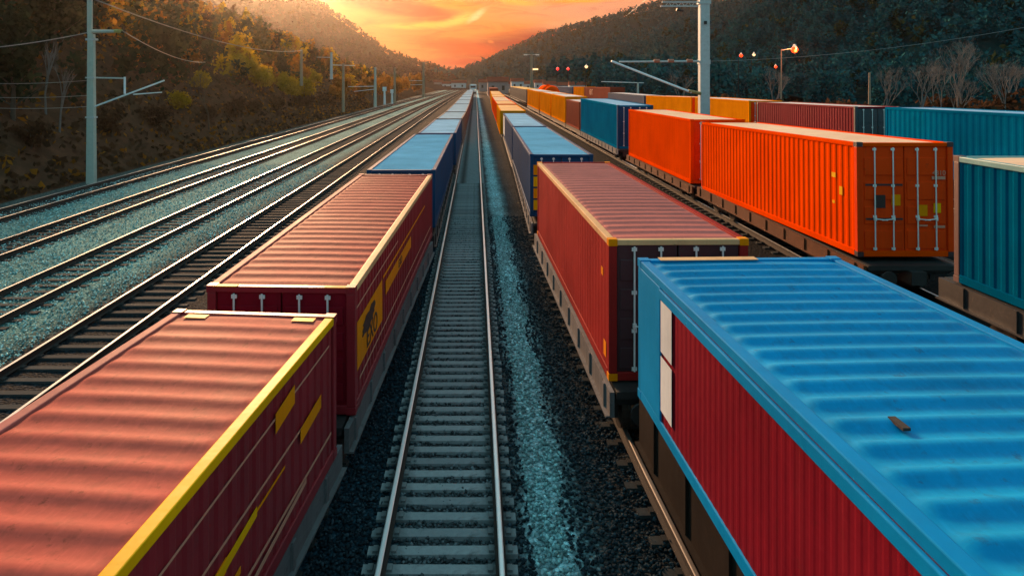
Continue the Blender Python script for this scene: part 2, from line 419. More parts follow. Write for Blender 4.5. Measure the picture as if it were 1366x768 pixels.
# ------------------------------------------------------------------ foliage
def rand_quads(c, size, rs):
    """leaf clumps: a bent quad of random orientation at every centre c (n,3)"""
    n = len(c); a = rs.normal(size=(n,3)); a /= np.linalg.norm(a, axis=1)[:,None]
    b = rs.normal(size=(n,3)); b -= (a*b).sum(1)[:,None]*a; b /= np.linalg.norm(b, axis=1)[:,None]
    s = (size*rs.uniform(.6, 1.3, n))[:,None]; k = s*rs.uniform(.55,1.0,n)[:,None]
    v = np.stack([c-a*s, c-b*k*.8, c+a*s, c+b*k], 1).reshape(-1,3)
    return v, np.arange(4*n).reshape(-1,4)
def crown_points(n, rx, rz, rs, conic=False, clusters=14):
    cc = rs.normal(size=(clusters,3)); cc /= np.linalg.norm(cc,axis=1)[:,None]; cc *= rs.uniform(.35,.85,clusters)[:,None]
    k = rs.randint(0, clusters, n)
    d = rs.normal(size=(n,3)); d /= np.linalg.norm(d,axis=1)[:,None]; d *= (rs.uniform(0,1,n)**.4)[:,None]*.42
    p = cc[k] + d
    if conic:
        t = np.clip((p[:,2]+1.2)/2.4, 0, 1); w = (1-t)**.8 + .08
        p[:,0] *= w*1.25; p[:,1] *= w*1.25
    return p*np.array([rx, rx, rz])
def forest(name, zfun, pts, hts, leaves, size, mats, label, seed, shape=.36, conic_p=.3, far=None):
    """woodland that reads as one mass: one mesh of many separate crowns"""
    rs = np.random.RandomState(seed); V = []; F = []; MI = []; o = 0
    protos = [crown_points(leaves, 1, 1, np.random.RandomState(seed*31+i), conic=(rs.rand() < conic_p), clusters=8) for i in range(14)]
    pa = np.array(pts); zs = zfun(pa[:,0], pa[:,1])
    for (x, y), z, h in zip(pts, zs, hts):
        p = protos[rs.randint(len(protos))]; a = rs.uniform(0, 6.28); ca, sa = math.cos(a), math.sin(a)
        w = h*shape*rs.uniform(.8,1.25)
        q = np.stack([(p[:,0]*ca-p[:,1]*sa)*w, (p[:,0]*sa+p[:,1]*ca)*w, p[:,2]*h*.48 + h*.52], 1) + np.array([x, y, z])
        v, f = rand_quads(q, size*h/7.0*np.ones(len(q)), rs)
        V.append(v); F.append(f + o); o += len(v)
        k = 0 if far is None else min(1, max(0, (y - far[0])/far[1])); pr = np.array([m[1]*(1-k) + (m[2] if len(m) > 2 else m[1])*k for m in mats]); mi = rs.choice(len(mats), p=pr/pr.sum()); MI.append(np.full(len(f), mi))
    me = np_mesh(name, np.concatenate(V), np.concatenate(F), [m[0] for m in mats], np.concatenate(MI))
    return tag(link(name, me), label, 'woodland', kind='stuff')
rs = np.random.RandomState(11)
def scatter(n, x0, x1, y0, y1, keep):
    out = []
    while len(out) < n:
        X = rs.uniform(x0, x1, 4000); Y = rs.uniform(y0, y1, 4000); px = 634 + 900*X/np.maximum(Y, 1)
        ok = (px > -140) & (px < 1506) & keep(X, Y)
        out += list(zip(X[ok], Y[ok]))
    return out[:n]
def in_view(x, y, m=140): px = 634 + 900*x/max(y, 1); return -m < px < 1366 + m
# left bank: sparse at the foot, dense higher up
pts = scatter(2300, -170, -31, 22, 420, lambda x, y: (rs.rand(len(x)) < np.minimum(1, (-31-x)/10 + .10)) & (rs.rand(len(x)) < 60/(40+y*.5)))
forest('woodland', bank_h, pts, rs.uniform(4.0, 7.5, len(pts)), 110, .42, [(M['leaf_dark'], .80, .12), (M['leaf_mix'], .14, .36), (M['leaf_brown'], .06, .10), (M['leaf_yellow'], 0, .20), (M['leaf_rust'], 0, .22)], 'dark woodland covering the left bank', 21, far=(65, 70))  # farther crowns shift to golden and rust leaves to carry the sunset glow
# right hill
pts = scatter(1500, 30, 330, 112, 300, lambda x, y: hNz(x, y) > 1.5)
forest('woodland', hNz, pts, rs.uniform(6, 11, len(pts)), 110, .40, [(M['leaf_green'], .9), (M['leaf_dark'], .1)], 'dark green forest on the near right hill', 22)
pts = scatter(1600, 70, 640, 330, 600, lambda x, y: hMz(x, y) > 3)
forest('woodland', hMz, pts, rs.uniform(8, 13, len(pts)), 46, .62, [(M['leaf_green'], .9), (M['leaf_dark'], .1)], 'forest on the middle hill to the right', 23)
pts = scatter(4200, -60, 900, 500, 1050, lambda x, y: hRz(x, y) > 4)
forest('woodland', hRz, pts, rs.uniform(8, 14, len(pts)), 22, .85, [(M['leaf_green'], .85), (M['leaf_dark'], .15)], 'forest on the far right mountain', 24)
pts = scatter(3600, -900, -20, 420, 950, lambda x, y: hLz(x, y) > 4)
forest('woodland', hLz, pts, rs.uniform(7, 12, len(pts)), 22, .85, [(M['leaf_plum'], .8), (M['leaf_brown'], .2)], 'brown forest on the far left mountain', 25)

# ---- single trees: prototypes then copies
def tree_proto(kind, h, mat, seed, leaves=900, size=.22, shape=.34, conic=False, trunk_mat='bark'):
    r = np.random.RandomState(seed); root = empty(kind, (0,0,0))
    mb = MB(); rr = random.Random(seed)
    top = Vector((rr.uniform(-.2,.2), rr.uniform(-.2,.2), h*.75)); p = Vector((0,0,-.3)); n = 5
    pts = [p + (top-p)*(i/n) + Vector((rr.uniform(-.1,.1), rr.uniform(-.1,.1), 0))*(i>0) for i in range(n+1)]
    for i in range(n): mb.tube(pts[i], pts[i+1], .022*h*(1-i/n*.8), .022*h*(1-(i+1)/n*.8), 6, cap=False)
    for i in range(9):
        a = rr.uniform(0, 6.28); s = pts[rr.randint(1, n-1)]; l = h*rr.uniform(.14,.28)
        mb.tube(s, s + Vector((math.cos(a)*l, math.sin(a)*l, l*.7)), .008*h, .003*h, 4, cap=False)
    mb.build('trunk', M[trunk_mat], root, True)
    c = crown_points(leaves, h*shape, h*.44, r, conic, 22) + np.array([0,0,h*.58])
    v, f = rand_quads(c, size*np.ones(len(c)), r)
    link('crown', np_mesh('crown', v, f, mat), root)
    return root
def bare_tree(kind, h, seed, mat, spread=.5, depth=6):
    rr = random.Random(seed); root = empty(kind, (0,0,0)); mt = MB(); mc = MB()
    def grow(p, d, l, r, lev):
        q = p + d*l
        (mt if lev < 2 else mc).tube(p, q, r, r*.68, 5 if lev < 3 else 3, cap=False)
        if lev >= depth: return
        for i in range(2 if rr.random() < .55 else 3):
            a = Vector((rr.gauss(0,1), rr.gauss(0,1), rr.gauss(0,.45))).normalized()
            nd = (d + a*spread*(1 + .12*lev)); nd.z += .10; nd.normalize()
            grow(q, nd, l*rr.uniform(.62,.84), r*.62, lev+1)
    grow(Vector((0,0,-.2)), Vector((rr.uniform(-.1,.1), rr.uniform(-.1,.1), 1)).normalized(), h*.30, h*.016, 0)
    mt.build('trunk', M[mat], root, True); mc.build('crown', M[mat], root, True)
    return root
def plant_all(proto, spots, cat, group, zf):
    for i, (x, y, s, lab) in enumerate(spots):
        o = proto if i == 0 else copy_tree(proto)
        z = zf(x, y) if callable(zf) else zf
        o.location = (x, y, z); o.scale = (s, s, s); o.rotation_euler = (0, 0, i*1.7)
        tag(o, lab, cat, group)
bz = lambda x, y: float(bank_h(np.array([float(x)]), np.array([float(y)]))[0]) - .05
P1 = tree_proto('pine_tree', 8, M['leaf_dark'], 1, 1500, .24, .26, True)
plant_all(P1, [(-31.5, 46, 1.0, 'dark conifer on the bank just left of the pale concrete mast'), (-36, 58, 1.15, 'dark conifer on the bank behind the pale concrete mast'),
               (-41, 72, 1.1, 'dark conifer above the orange grass patch on the bank'), (-31, 36, .9, 'dark conifer at the left edge of the picture on the bank'),
               (-34, 118, .8, 'dark conifer beside the yellow bushes on the left bank')], 'tree', 'conifers on the left bank', bz)
P2 = tree_proto('yellow_bush', 4.2, M['leaf_yellow'], 2, 900, .24, .62)
plant_all(P2, [(-32.5, 104, 1.0, 'broad yellow bush just left of the bare brown tree top'), (-34.5, 100, 1.0, 'yellow bush upslope of the broad one'), (-31.2, 113, .9, 'yellow bush below the high wooden pole'), (-31, 122, 1.0, 'yellow bush right of the high wooden pole'), (-30.6, 70, .55, 'lowest yellow bush, near the foot of the bank'), (-36, 105, 1.0, 'topmost yellow bush in the middle of the left bank'), (-39.5, 112, .9, 'yellow bush uphill among the dark trees of the left bank'),
               (-33, 116, .8, 'small yellow bush behind the bare brown tree'), (-34, 138, 1.1, 'yellow bush beside the far wooden poles'), (-33.5, 82, .6, 'low yellow bush beside the concrete mast arms'),
               (-31.5, 165, 1.1, 'yellow bush where the left bank meets the glowing hill')], 'bush', 'yellow bushes on the left bank', bz)
P3 = tree_proto('leafy_tree', 7, M['leaf_rust'], 3, 1500, .26, .36)  # leaf colour turned orange to hold the evening glow along the far bank
plant_all(P3, [(-29.5, 150, .9, 'orange brown tree behind the far left track poles'), (-29, 185, 1.0, 'orange brown tree far along the left tracks'), (-30, 222, 1.05, 'rounded tree ahead of the last clump on the left'),
               (-29, 270, 1.1, 'glowing rounded tree near the end of the left bank'), (-27.5, 320, 1.35, 'last tall tree clump where the left bank meets the sky'), (-31, 345, 1.4, 'tall tree behind the last clump on the left bank'),
               (-33, 128, .8, 'orange brown tree above the bare brown tree'), (-28.5, 140, .7, 'small orange brown tree by the pole with two bracket arms'), (-28.6, 168, .75, 'small orange brown tree by the small white signal post'), (-28.4, 200, .9, 'orange brown tree just before the last tall pole'), (-28.2, 245, 1.0, 'orange brown tree beyond the last tall pole')], 'tree', 'leafy trees along the left tracks', bz)
P4 = tree_proto('brown_shrub', 2.6, M['leaf_brown'], 4, 700, .15, .55)
plant_all(P4, [(-29.2, 44+i*9.5+random.uniform(-2,2), random.uniform(.6,1.05), 'brown winter shrub at the foot of the left bank') for i in range(11)], 'shrub', 'brown shrubs at the foot of the left bank', bz)
P5 = tree_proto('rust_shrub', 3.0, M['leaf_rust'], 5, 800, .18, .7)
plant_all(P5, [(-38.5, 78, 1.0, 'rust orange scrub on the knoll right of the concrete mast'), (-41.5, 84, 1.1, 'rust orange scrub on the crest of the knoll'), (-37, 88, .9, 'low rust orange scrub on the right of the knoll')], 'scrub', 'rust orange scrub on the knoll', bz)
B1 = bare_tree('bare_tree', 6.5, 3, 'bark', .5, 7)
plant_all(B1, [(-28.4, 72, 1.0, 'bare brown tree standing at the foot of the left bank')], 'tree', None, bz)
B2 = bare_tree('birch_tree', 6, 5, 'bark_pale', .22, 4)
plant_all(B2, [(-30.2, 49, .9, 'thin leaning birch nearest the concrete mast'), (-31.8, 50, 1.0, 'thin pale birch left of its leaning neighbour')], 'tree', 'thin birches left of the concrete mast', bz)
rz = lambda x, y: .3
bt = [(40, 60, 1.0, 'grey bare tree behind the long teal container, first of its clump', 8), (44.5, 62, 1.1, 'tallest grey bare tree behind the long teal container', 12), (47.5, 60, .95, 'slim bare tree near the right edge of the picture', 19),
      (36, 82, .95, 'bare tree lit red by the orange street lamp', 23), (52, 66, 1.0, 'bare tree at the far right edge', 31), (38.2, 64, .85, 'small bare tree left of the grey bare clump', 37), (42.4, 60, .8, 'short bare tree inside the grey bare clump', 41),
      (50, 63, .9, 'thin bare tree beside the round dark scrub', 43), (26, 84, .9, 'faint bare tree just right of the galvanised mast', 47), (45.5, 66, .9, 'bare tree at the back of the grey clump', 53)]
for x, y, sc_, lab, sd in bt:
    plant_all(bare_tree('bare_tree', 8.5, sd, 'bark_pale', .30, 7), [(x, y, sc_, lab)], 'tree', 'bare trees behind the right container rows', rz)
P6 = tree_proto('grey_shrub', 3.4, M['leaf_brown'], 6, 800, .2, .6)
gl = ['brown scrub below the orange street lamp', 'brown scrub right of the thin bare pole', 'brown scrub behind the end of the dark red container', 'low scrub under the whitish bare trees', 'round dark scrub at the right edge', 'scrub beside the galvanised mast', 'scrub behind the orange back row container', 'scrub between the bare pale trees']
plant_all(P6, [(x, y, s, l) for (x, y, s), l in zip([(34, 74, 1.3), (38, 70, 1.35), (33, 68, 1.2), (44, 58, 1.4), (50, 60, 1.7), (29, 78, 1.2), (31, 86, 1.4), (47, 68, 1.5)], gl)], 'scrub', 'scrub behind the right container rows', rz)
P7 = tree_proto('green_tree', 8, M['leaf_green'], 7, 1300, .3, .42)
gt = [(35, 100), (42, 98), (50, 96), (58, 94), (66, 92), (33, 118), (30, 140), (74, 95), (84, 104)]
gtl = ['green tree at the hill foot behind the orange lamp', 'green tree right of the lamp lit bare tree', 'green tree behind the thin bare pole', 'green tree above the teal container roof', 'green tree behind the whitish bare trees', 'green tree left of the orange lamp', 'green tree right of the galvanised mast', 'green tree near the right edge of the hill foot', 'green tree at the extreme right of the hill foot']
plant_all(P7, [(x, y, random.uniform(.85,1.15), l) for (x, y), l in zip(gt, gtl)], 'tree', 'green trees at the foot of the right hill', rz)

# grass tufts and brush on the bank foot
n = 9000; gx = -26.6 - rs.rand(n)**1.5*22; gy = 20 + rs.rand(n)**1.3*160
gz = bank_h(gx, gy); c = np.stack([gx, gy, gz + .12], 1)
v, f = rand_quads(c, .22 + .12*rs.rand(n), rs)
tag(link('undergrowth', np_mesh('undergrowth', v, f, [M['leaf_brown'], M['leaf_rust']], (rs.rand(n) < .3).astype(int))), 'dry brown undergrowth covering the foot of the left bank', 'undergrowth', kind='stuff')
# loose ballast stones lying on the bed
def stones(name, pts, mat, label, seed, lo=.022, hi=.042):
    r = np.random.RandomState(seed); n = len(pts)
    base = np.array([(1,0,0),(-1,0,0),(0,1,0),(0,-1,0),(0,0,1),(0,0,-1)], float)
    fb = np.array([(0,2,4),(2,1,4),(1,3,4),(3,0,4),(2,0,5),(1,2,5),(3,1,5),(0,3,5)])
    a = r.uniform(0, 6.28, n); s = r.uniform(lo, hi, (n,1,1)); j = base[None]*s*r.uniform(.55,1.35,(n,6,1)) + r.normal(size=(n,6,3))*s*.25
    ca, sa = np.cos(a)[:,None], np.sin(a)[:,None]
    v = np.stack([j[:,:,0]*ca - j[:,:,1]*sa, j[:,:,0]*sa + j[:,:,1]*ca, j[:,:,2]*.8], 2) + np.asarray(pts)[:,None,:]
    f = (fb[None] + (np.arange(n)*6)[:,None,None]).reshape(-1,3)
    return tag(link(name, np_mesh(name, v.reshape(-1,3), f, mat)), label, 'ballast', kind='stuff')
n = 26000; sx_ = rs.uniform(-2.3, 3.0, n); sy_ = 7 + rs.rand(n)**1.6*26; sz_ = yard_z(sx_, sy_) + .02
keep = (np.abs(sx_ + .46 - .81) > .09) & (np.abs(sx_ + .46 + .81) > .09) & ~((np.abs(((sy_-6.5)/.37) % 1 - .5) > .26) & (np.abs(sx_+.46) < 1.05) & (rs.rand(n) < .93))
st = (sx_ > .82) & (sx_ < 1.40 + .1*np.sin(sy_*1.7))
p = np.stack([sx_, sy_, sz_], 1)
inside = np.abs(sx_ + .46) < .78
stones('ballast_stones', p[keep & inside], M['stone_grey'], 'loose grey stones between the rails of the middle track', 5)
stones('ballast_stones', p[keep & ~st & ~inside], M['stone_dark'], 'loose dark stones beside the middle track', 1)
stones('ballast_stones', p[keep & st], M['stone_teal'], 'loose pale teal stones in a stripe right of the middle track', 2)
n = 30000; sx_ = rs.uniform(-24, -10.9, n); sy_ = 13 + rs.rand(n)**1.5*40
keep = np.ones(n, bool)
for cx in (-23.0, -18.3, -13.7): keep &= ~(np.abs(np.abs(sx_-cx) - .81) < .1)
stones('ballast_stones', np.stack([sx_, sy_, yard_z(sx_, sy_)+.03], 1)[keep], M['stone_teal'], 'loose teal grey stones between the left tracks', 3, .022, .042)

# ------------------------------------------------------------------ wagons and containers
WM = {}
def wagon(label, cx, cy, rz_, L, W, zr, zdeck, sill, simple=False, sh=None):
    """flat wagon: frame with side sills, cross bearers, two bogies with wheels, buffers"""
    root = empty('flat_wagon', (cx, cy, zr), rz_); tag(root, label, 'flat wagon', 'flat wagons under the containers')
    h = zdeck - zr; wr = min(.42, h*.42)
    sh = sh or min(.42, h*.40)
    mb = MB(); mb.box(-W/2+.14, W/2-.14, -L/2-.35, L/2+.35, h-.14, h-.02)
    mb.box(-.18, .18, -L/2-.5, L/2+.5, h-sh-.1, h-.14)
    for k in range(7): y = -L/2 + L*k/6; mb.box(-W/2+.13, W/2-.13, y-.05, y+.05, h-sh+.04, h-.14)
    mb.build('frame', M['steel'], root)
    for s in (-1, 1):
        mb = MB(); x0 = s*(W/2 - .10); x1 = s*(W/2 - .02); a, b = min(x0,x1), max(x0,x1)
        mb.box(a, b, -L/2-.35, L/2+.35, h-sh, h-.025)
        mb.box(min(s*(W/2-.10), s*(W/2+.05)), max(s*(W/2-.10), s*(W/2+.05)), -L/2-.35, L/2+.35, h-sh-.03, h-sh)
        if not simple:
            k = -L/2
            while k < L/2: mb.box(min(b if s>0 else a, s*(W/2+.015)), max(b if s>0 else a, s*(W/2+.015)), k, k+.10, h-sh, h-.03); k += 1.3
        mb.build('side_sill', sill, root)
    for s in (-1, 1):
        bg = MB(); yc = s*(L/2 - 1.7)
        for q in (-1, 1): bg.box(q*1.0-.06, q*1.0+.06, yc-1.2, yc+1.2, wr*.75, wr*1.35)
        bg.box(-.95, .95, yc-.25, yc+.25, wr*.8, wr*1.5)
        bo = bg.build('bogie', M['steel'], root)
        if simple: continue
        for q in (-1, 1):
            for d in (-.85, .85):
                mw = MB(); mw.tube((q*.76, yc+d, wr), (q*.88, yc+d, wr), wr, wr, 20); mw.tube((q*.72, yc+d, wr), (q*.76, yc+d, wr), wr*1.07, wr*1.07, 20); mw.tube((q*.88, yc+d, wr), (q*1.10, yc+d, wr), .11, .09, 10)
                mw.build('wheel', M['wheel'], bo)
    if not simple:
        for s in (-1, 1):
            for q in (-.8, .8):
                bm_ = MB(); bm_.tube((q, s*(L/2+.35), h-.28), (q, s*(L/2+.58), h-.28), .07, .07, 10); bm_.tube((q, s*(L/2+.58), h-.28), (q, s*(L/2+.62), h-.28), .19, .19, 14)
                bm_.build('buffer', M['steel'], root)
    return root

def corr_profile(y, pitch, amp, kind):
    t = (y/pitch) % 1.0
    if kind == 'sin': return amp*(.5 - .5*math.cos(2*math.pi*t))**1.5
    if t < .32: return 0.0
    if t < .5: return amp*(t-.32)/.18
    if t < .82: return amp
    return amp*(1-(t-.82)/.18)
def corr_samples(L, pitch, kind):
    out = [0.0]; k = 0
    if kind == 'sin':
        n = max(8, int(L/pitch*10)); return [L*i/n for i in range(n+1)]
    while k*pitch < L:
        for t in (.0001, .32, .5, .82):
            y = (k+t)*pitch
            if 0 < y < L: out.append(y)
        k += 1
    return out + [L]
def wall_mesh(L, z0, z1, x, sgn, pitch, amp):
    """corrugated side wall, ribs recessed inwards"""
    mb = MB(); ys = corr_samples(L, pitch, 'trap')
    vs = []
    for y in ys:
        d = corr_profile(y, pitch, amp, 'trap')
        vs += [(x - sgn*d, y - L/2, z0), (x - sgn*d, y - L/2, z1)]
    fs = [((2*i, 2*i+2, 2*i+3, 2*i+1) if sgn > 0 else (2*i, 2*i+1, 2*i+3, 2*i+2)) for i in range(len(ys)-1)]
    return mb.add(vs, fs)
def roof_mesh(L, W, z, pitch, amp, kind='sin'):
    mb = MB(); ys = corr_samples(L, pitch, kind); us = [-1, -.965, -.94, -.90, -.86, -.4, 0, .4, .86, .90, .94, .965, 1]
    vs = []; 
    for y in ys:
        e = min(1, max(0, (min(y, L-y) - .10)/.25))
        p = corr_profile(y, pitch, amp, kind)*e
        for u in us:
            k = min(1.0, max(0.0, (.965 - abs(u))/.085)); k = k*k*(3-2*k)
            vs.append((u*W/2, y - L/2, z + p*k + .012*(1-u*u)))
    n = len(us); fs = []
    for i in range(len(ys)-1):
        for j in range(n-1): fs.append((i*n+j, i*n+j+1, (i+1)*n+j+1, (i+1)*n+j))
    return mb.add(vs, fs)

def container(label, near, far, W, H, zn, zf, side, roof, rail=None, rail_right=None, rail_left=None, post=None, end=None, detail=2, pitch=.28, amp=.018, roof_pitch=.42, roof_amp=.05, casting=None, sidel=None, sider=None, roof_header=None, group=None, bottom=None):
    """near/far = (x,y) of the centres of both ends, zn/zf their roof heights"""
    dx, dy = far[0]-near[0], far[1]-near[1]; L = math.hypot(dx, dy)
    root = empty('shipping_container', ((near[0]+far[0])/2, (near[1]+far[1])/2, (zn+zf)/2 - H), -math.atan2(dx, dy), math.atan2(zf-zn, L))
    tag(root, label, 'shipping container', group)
    rail = rail or side; post = post or rail; end = end or side; pw = .15; hw = W/2; bev = .012 if detail >= 2 else 0
    mb = wall_mesh(L-2*pw, .16, H-.12, -hw+.02, -1, pitch, amp); mb.build('side_panel', sidel or side, root)
    mb = wall_mesh(L-2*pw, .16, H-.12, hw-.02, 1, pitch, amp); mb.build('side_panel', sider or side, root)
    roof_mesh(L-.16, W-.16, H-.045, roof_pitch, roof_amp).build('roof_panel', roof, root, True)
    for s, ov in ((-1, rail_left), (1, rail_right)):
        a, b = sorted((s*(hw-.13), s*hw)); mb = MB(); mb.box(a, b, -L/2+pw, L/2-pw, H-.12, H-.012)
        mb.build('top_rail', ov or rail, root, bevel=bev)
        mb = MB(); mb.box(min(s*(hw-.1), s*hw), max(s*(hw-.1), s*hw), -L/2+pw, L/2-pw, .0, .16); mb.build('bottom_rail', bottom or rail, root, bevel=bev)
        for e in (-1, 1):
            mb = MB(); ya, yb = sorted((e*L/2, e*(L/2-pw))); xa, xb = sorted((s*hw, s*(hw-pw)))
            mb.box(xa+.004, xb-.004, ya+.004, yb-.004, .12, H-.12)
            mb.build('corner_post', post, root, bevel=bev)
            if detail >= 1:
                for z0 in (0, H-.118):
                    mb = MB(); mb.box(xa-.003, xb+.003, ya-.003, yb+.003, z0, z0+.118)
                    if detail >= 2: mb.tube(((xa+xb)/2 , ya-.006 if e < 0 else yb+.006, z0+.06), ((xa+xb)/2, (ya if e < 0 else yb), z0+.06), .035, .035, 10)
                    mb.build('corner_casting', casting or post, root, bevel=bev)
    for e in (-1, 1):
        ya, yb = sorted((e*L/2, e*(L/2-.13)))
        mb = MB(); mb.box(-hw+pw, hw-pw, ya+.006, yb, H-.11, H-.014); mb.build('end_header', (roof_header if (e < 0 and roof_header) else rail), root, bevel=bev)
        mb = MB(); mb.box(-hw+pw, hw-pw, ya+.006, yb, 0, .14); mb.build('end_sill', rail, root, bevel=bev)
    # blind end (away from the camera)
    ys = corr_samples(W-2*pw, .25, 'trap'); vs = []
    for y in ys:
        d = corr_profile(y, .25, .04, 'trap'); vs += [(y-W/2+pw, L/2-.02-d, .14), (y-W/2+pw, L/2-.02-d, H-.11)]
    MB().add(vs, [(2*i, 2*i+1, 2*i+3, 2*i+2) for i in range(len(ys)-1)]).build('end_wall', side, root)
    mb = MB(); mb.box(-hw+.1, hw-.1, -L/2+.1, L/2-.1, .04, .10); mb.build('floor', M['steel'], root)
    # doors
    for s in (-1, 1):
        a, b = sorted((s*.012, s*(hw-pw-.004))); y = -L/2 + .05
        mb = MB(); mb.box(a, b, y, y+.05, .142, H-.112)
        if detail >= 1:
            k = 4
            for i in range(k):
                z0 = .2 + (H-.42)*i/k; z1 = .2 + (H-.42)*(i+.72)/k
                mb.box(a+.05, b-.05, y-.022, y, z0, z1)
        d = mb.build('door', end, root, bevel=bev)
        if detail >= 1:
            for q in (.28, .72):
                x = a + (b-a)*q; mr = MB(); mr.tube((x, y-.05, .16), (x, y-.05, H-.13), .017, .017, 8)
                for z in (.2, H*.35, H*.62, H-.18): mr.box(x-.045, x+.045, y-.045, y-.024, z-.03, z+.03)
                mr.build('lock_rod', M['zinc'], d)
            if detail >= 2:
                for q, z in ((.28, .95), (.72, .95)):
                    x = a + (b-a)*q; mh = MB(); mh.tube((x, y-.075, z), (x+.30*(1 if q < .5 else -1), y-.075, z-.03), .014, .014, 6); mh.box(x-.03, x+.03, y-.08, y-.03, z-.04, z+.04)
                    mh.build('handle', M['zinc'], d)
    return root, L

def side_quad(root, name, mat, W, L, s, y0, y1, z0, z1, skew=0.0, off=.006, label=None):
    """thin plate or painted mark standing just proud of the side wall; y measured from the near end"""
    x = s*(W/2 - .02 + off); t = s*.004
    mb = MB(); a = -L/2
    pts = [(a+y0, z0), (a+y1, z0+skew*(y1-y0)), (a+y1, z1+skew*(y1-y0)), (a+y0, z1)]
    vs = [(x, p[0], p[1]) for p in pts] + [(x-t, p[0], p[1]) for p in pts]
    fs = [(0,1,2,3),(7,6,5,4),(0,4,5,1),(1,5,6,2),(2,6,7,3),(3,7,4,0)]
    if s < 0: fs = [tuple(reversed(f)) for f in fs]
    o = mb.add(vs, fs).build(name, mat, root)
    if label: o['label'] = label
    return o
def blot(root, name, mat, W, L, s, yc, zc, ry, rz_, seed, off=.008, skew=0.0):
    """ragged painted patch on a side wall"""
    rr = random.Random(seed); n = 26; x = s*(W/2 - .02 + off); vs = []
    for i in range(n):
        a = 2*math.pi*i/n; k = rr.uniform(.72, 1.1); yy = math.cos(a)*ry*k
        vs.append((x, -L/2 + yc + yy, zc + math.sin(a)*rz_*k + skew*yy))
    vs += [(x - s*.004, p[1], p[2]) for p in vs]
    f = [tuple(range(n))] + [(i, (i+1) % n, n+(i+1) % n, n+i) for i in range(n)]
    if s < 0: f = [tuple(reversed(q)) for q in f]
    return MB().add(vs, f).build(name, mat, root)
def lettering(root, txt, size, loc, rot, mat, name='lettering'):
    cu = bpy.data.curves.new(name, 'FONT'); cu.body = txt; cu.size = size; cu.extrude = .002; cu.align_x = 'CENTER'; cu.align_y = 'CENTER'
    cu.materials.append(mat); tmp = bpy.data.objects.new(name, cu); COL.objects.link(tmp)
    bpy.context.view_layer.update(); me = bpy.data.meshes.new_from_object(tmp.evaluated_get(bpy.context.evaluated_depsgraph_get()))
    bpy.data.objects.remove(tmp); me.name = name
    if not me.materials: me.materials.append(mat)
    o = link(name, me, root); o.location = loc; o.rotation_euler = rot; return o

red = paint('oxide_red', (.27,.014,.022), .45, .25, spec=.3); redroof = paint('sunlit_red_roof', (.47,.082,.062), .65, .5, spec=.03)  # roof reds lightened and warmed to hold the low sunlight in their colour
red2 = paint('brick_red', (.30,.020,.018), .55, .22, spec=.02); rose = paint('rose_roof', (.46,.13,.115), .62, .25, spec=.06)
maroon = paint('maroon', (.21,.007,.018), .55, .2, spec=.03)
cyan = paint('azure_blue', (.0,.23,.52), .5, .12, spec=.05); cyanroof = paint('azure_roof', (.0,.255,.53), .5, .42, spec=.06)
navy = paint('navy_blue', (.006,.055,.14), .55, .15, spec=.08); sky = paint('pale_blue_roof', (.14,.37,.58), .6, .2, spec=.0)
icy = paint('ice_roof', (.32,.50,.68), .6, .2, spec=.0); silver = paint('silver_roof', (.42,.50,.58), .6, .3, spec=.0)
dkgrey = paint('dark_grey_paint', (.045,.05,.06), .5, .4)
orange = paint('signal_orange', (1.0,.068,.0), .5, .12, spec=.0); oroof = paint('sunset_lit_roof', (1.0,.60,.40), .6, .12, spec=.0); odoor = paint('door_orange', (.95,.055,.003), .5, .25, spec=.05)  # peach of the roof paint is reflected sunset light put into the colour
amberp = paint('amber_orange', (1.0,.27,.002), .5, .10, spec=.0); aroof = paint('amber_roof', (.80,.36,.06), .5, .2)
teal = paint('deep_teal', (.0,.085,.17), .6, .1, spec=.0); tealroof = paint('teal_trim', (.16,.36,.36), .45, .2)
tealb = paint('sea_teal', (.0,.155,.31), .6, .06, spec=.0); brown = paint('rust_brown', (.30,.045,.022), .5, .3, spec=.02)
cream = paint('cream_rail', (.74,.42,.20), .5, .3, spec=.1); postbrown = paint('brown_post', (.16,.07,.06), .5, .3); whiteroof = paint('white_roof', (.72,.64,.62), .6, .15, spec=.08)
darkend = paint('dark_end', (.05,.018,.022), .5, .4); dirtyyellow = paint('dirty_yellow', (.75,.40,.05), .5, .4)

GL, GM, GO, GB = 'containers on the left train', 'containers on the train right of the middle track', 'containers on the raised orange train', 'containers on the farthest right row'
# --- left train
W = 2.44
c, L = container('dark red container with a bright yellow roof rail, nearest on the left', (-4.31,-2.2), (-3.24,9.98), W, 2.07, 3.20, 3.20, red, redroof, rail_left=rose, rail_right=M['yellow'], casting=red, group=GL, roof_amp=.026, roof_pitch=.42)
for s in (-1, 1):
    mb = MB(); mb.box(s*.80-.16, s*.80+.16, L/2-.30, L/2-.16, 2.045, 2.05); mb.build('roof_mark', M['yellow'], c)
side_quad(c, 'stripe', M['pale_line'], W, L, 1, 6.5, 11.9, 1.60, 1.625, .02)
side_quad(c, 'stripe', M['pale_line'], W, L, 1, 5.5, 11.4, 1.12, 1.15)
side_quad(c, 'stripe', M['amber'], W, L, 1, 4.5, 10.2, .88, .91, .015)
side_quad(c, 'stripe', M['pale_line'], W, L, 1, 7.5, 12.0, .42, .46)
for k, (y0, y1, z0, z1, sk, mt_) in enumerate([(5.4, 8.7, .60, .74, .075, 'amber'), (6.6, 9.4, .70, .80, .08, 'yellow'), (7.4, 9.0, .50, .57, .075, 'amber'), (9.9, 10.5, 1.52, 1.74, .10, 'amber'), (10.7, 11.5, .98, 1.16, .08, 'amber'), (9.3, 10.9, .30, .36, .05, 'pale_line')]):
    side_quad(c, 'painted_flash', M[mt_], W, L, 1, y0, y1, z0, z1, sk, .007 + .003*k)
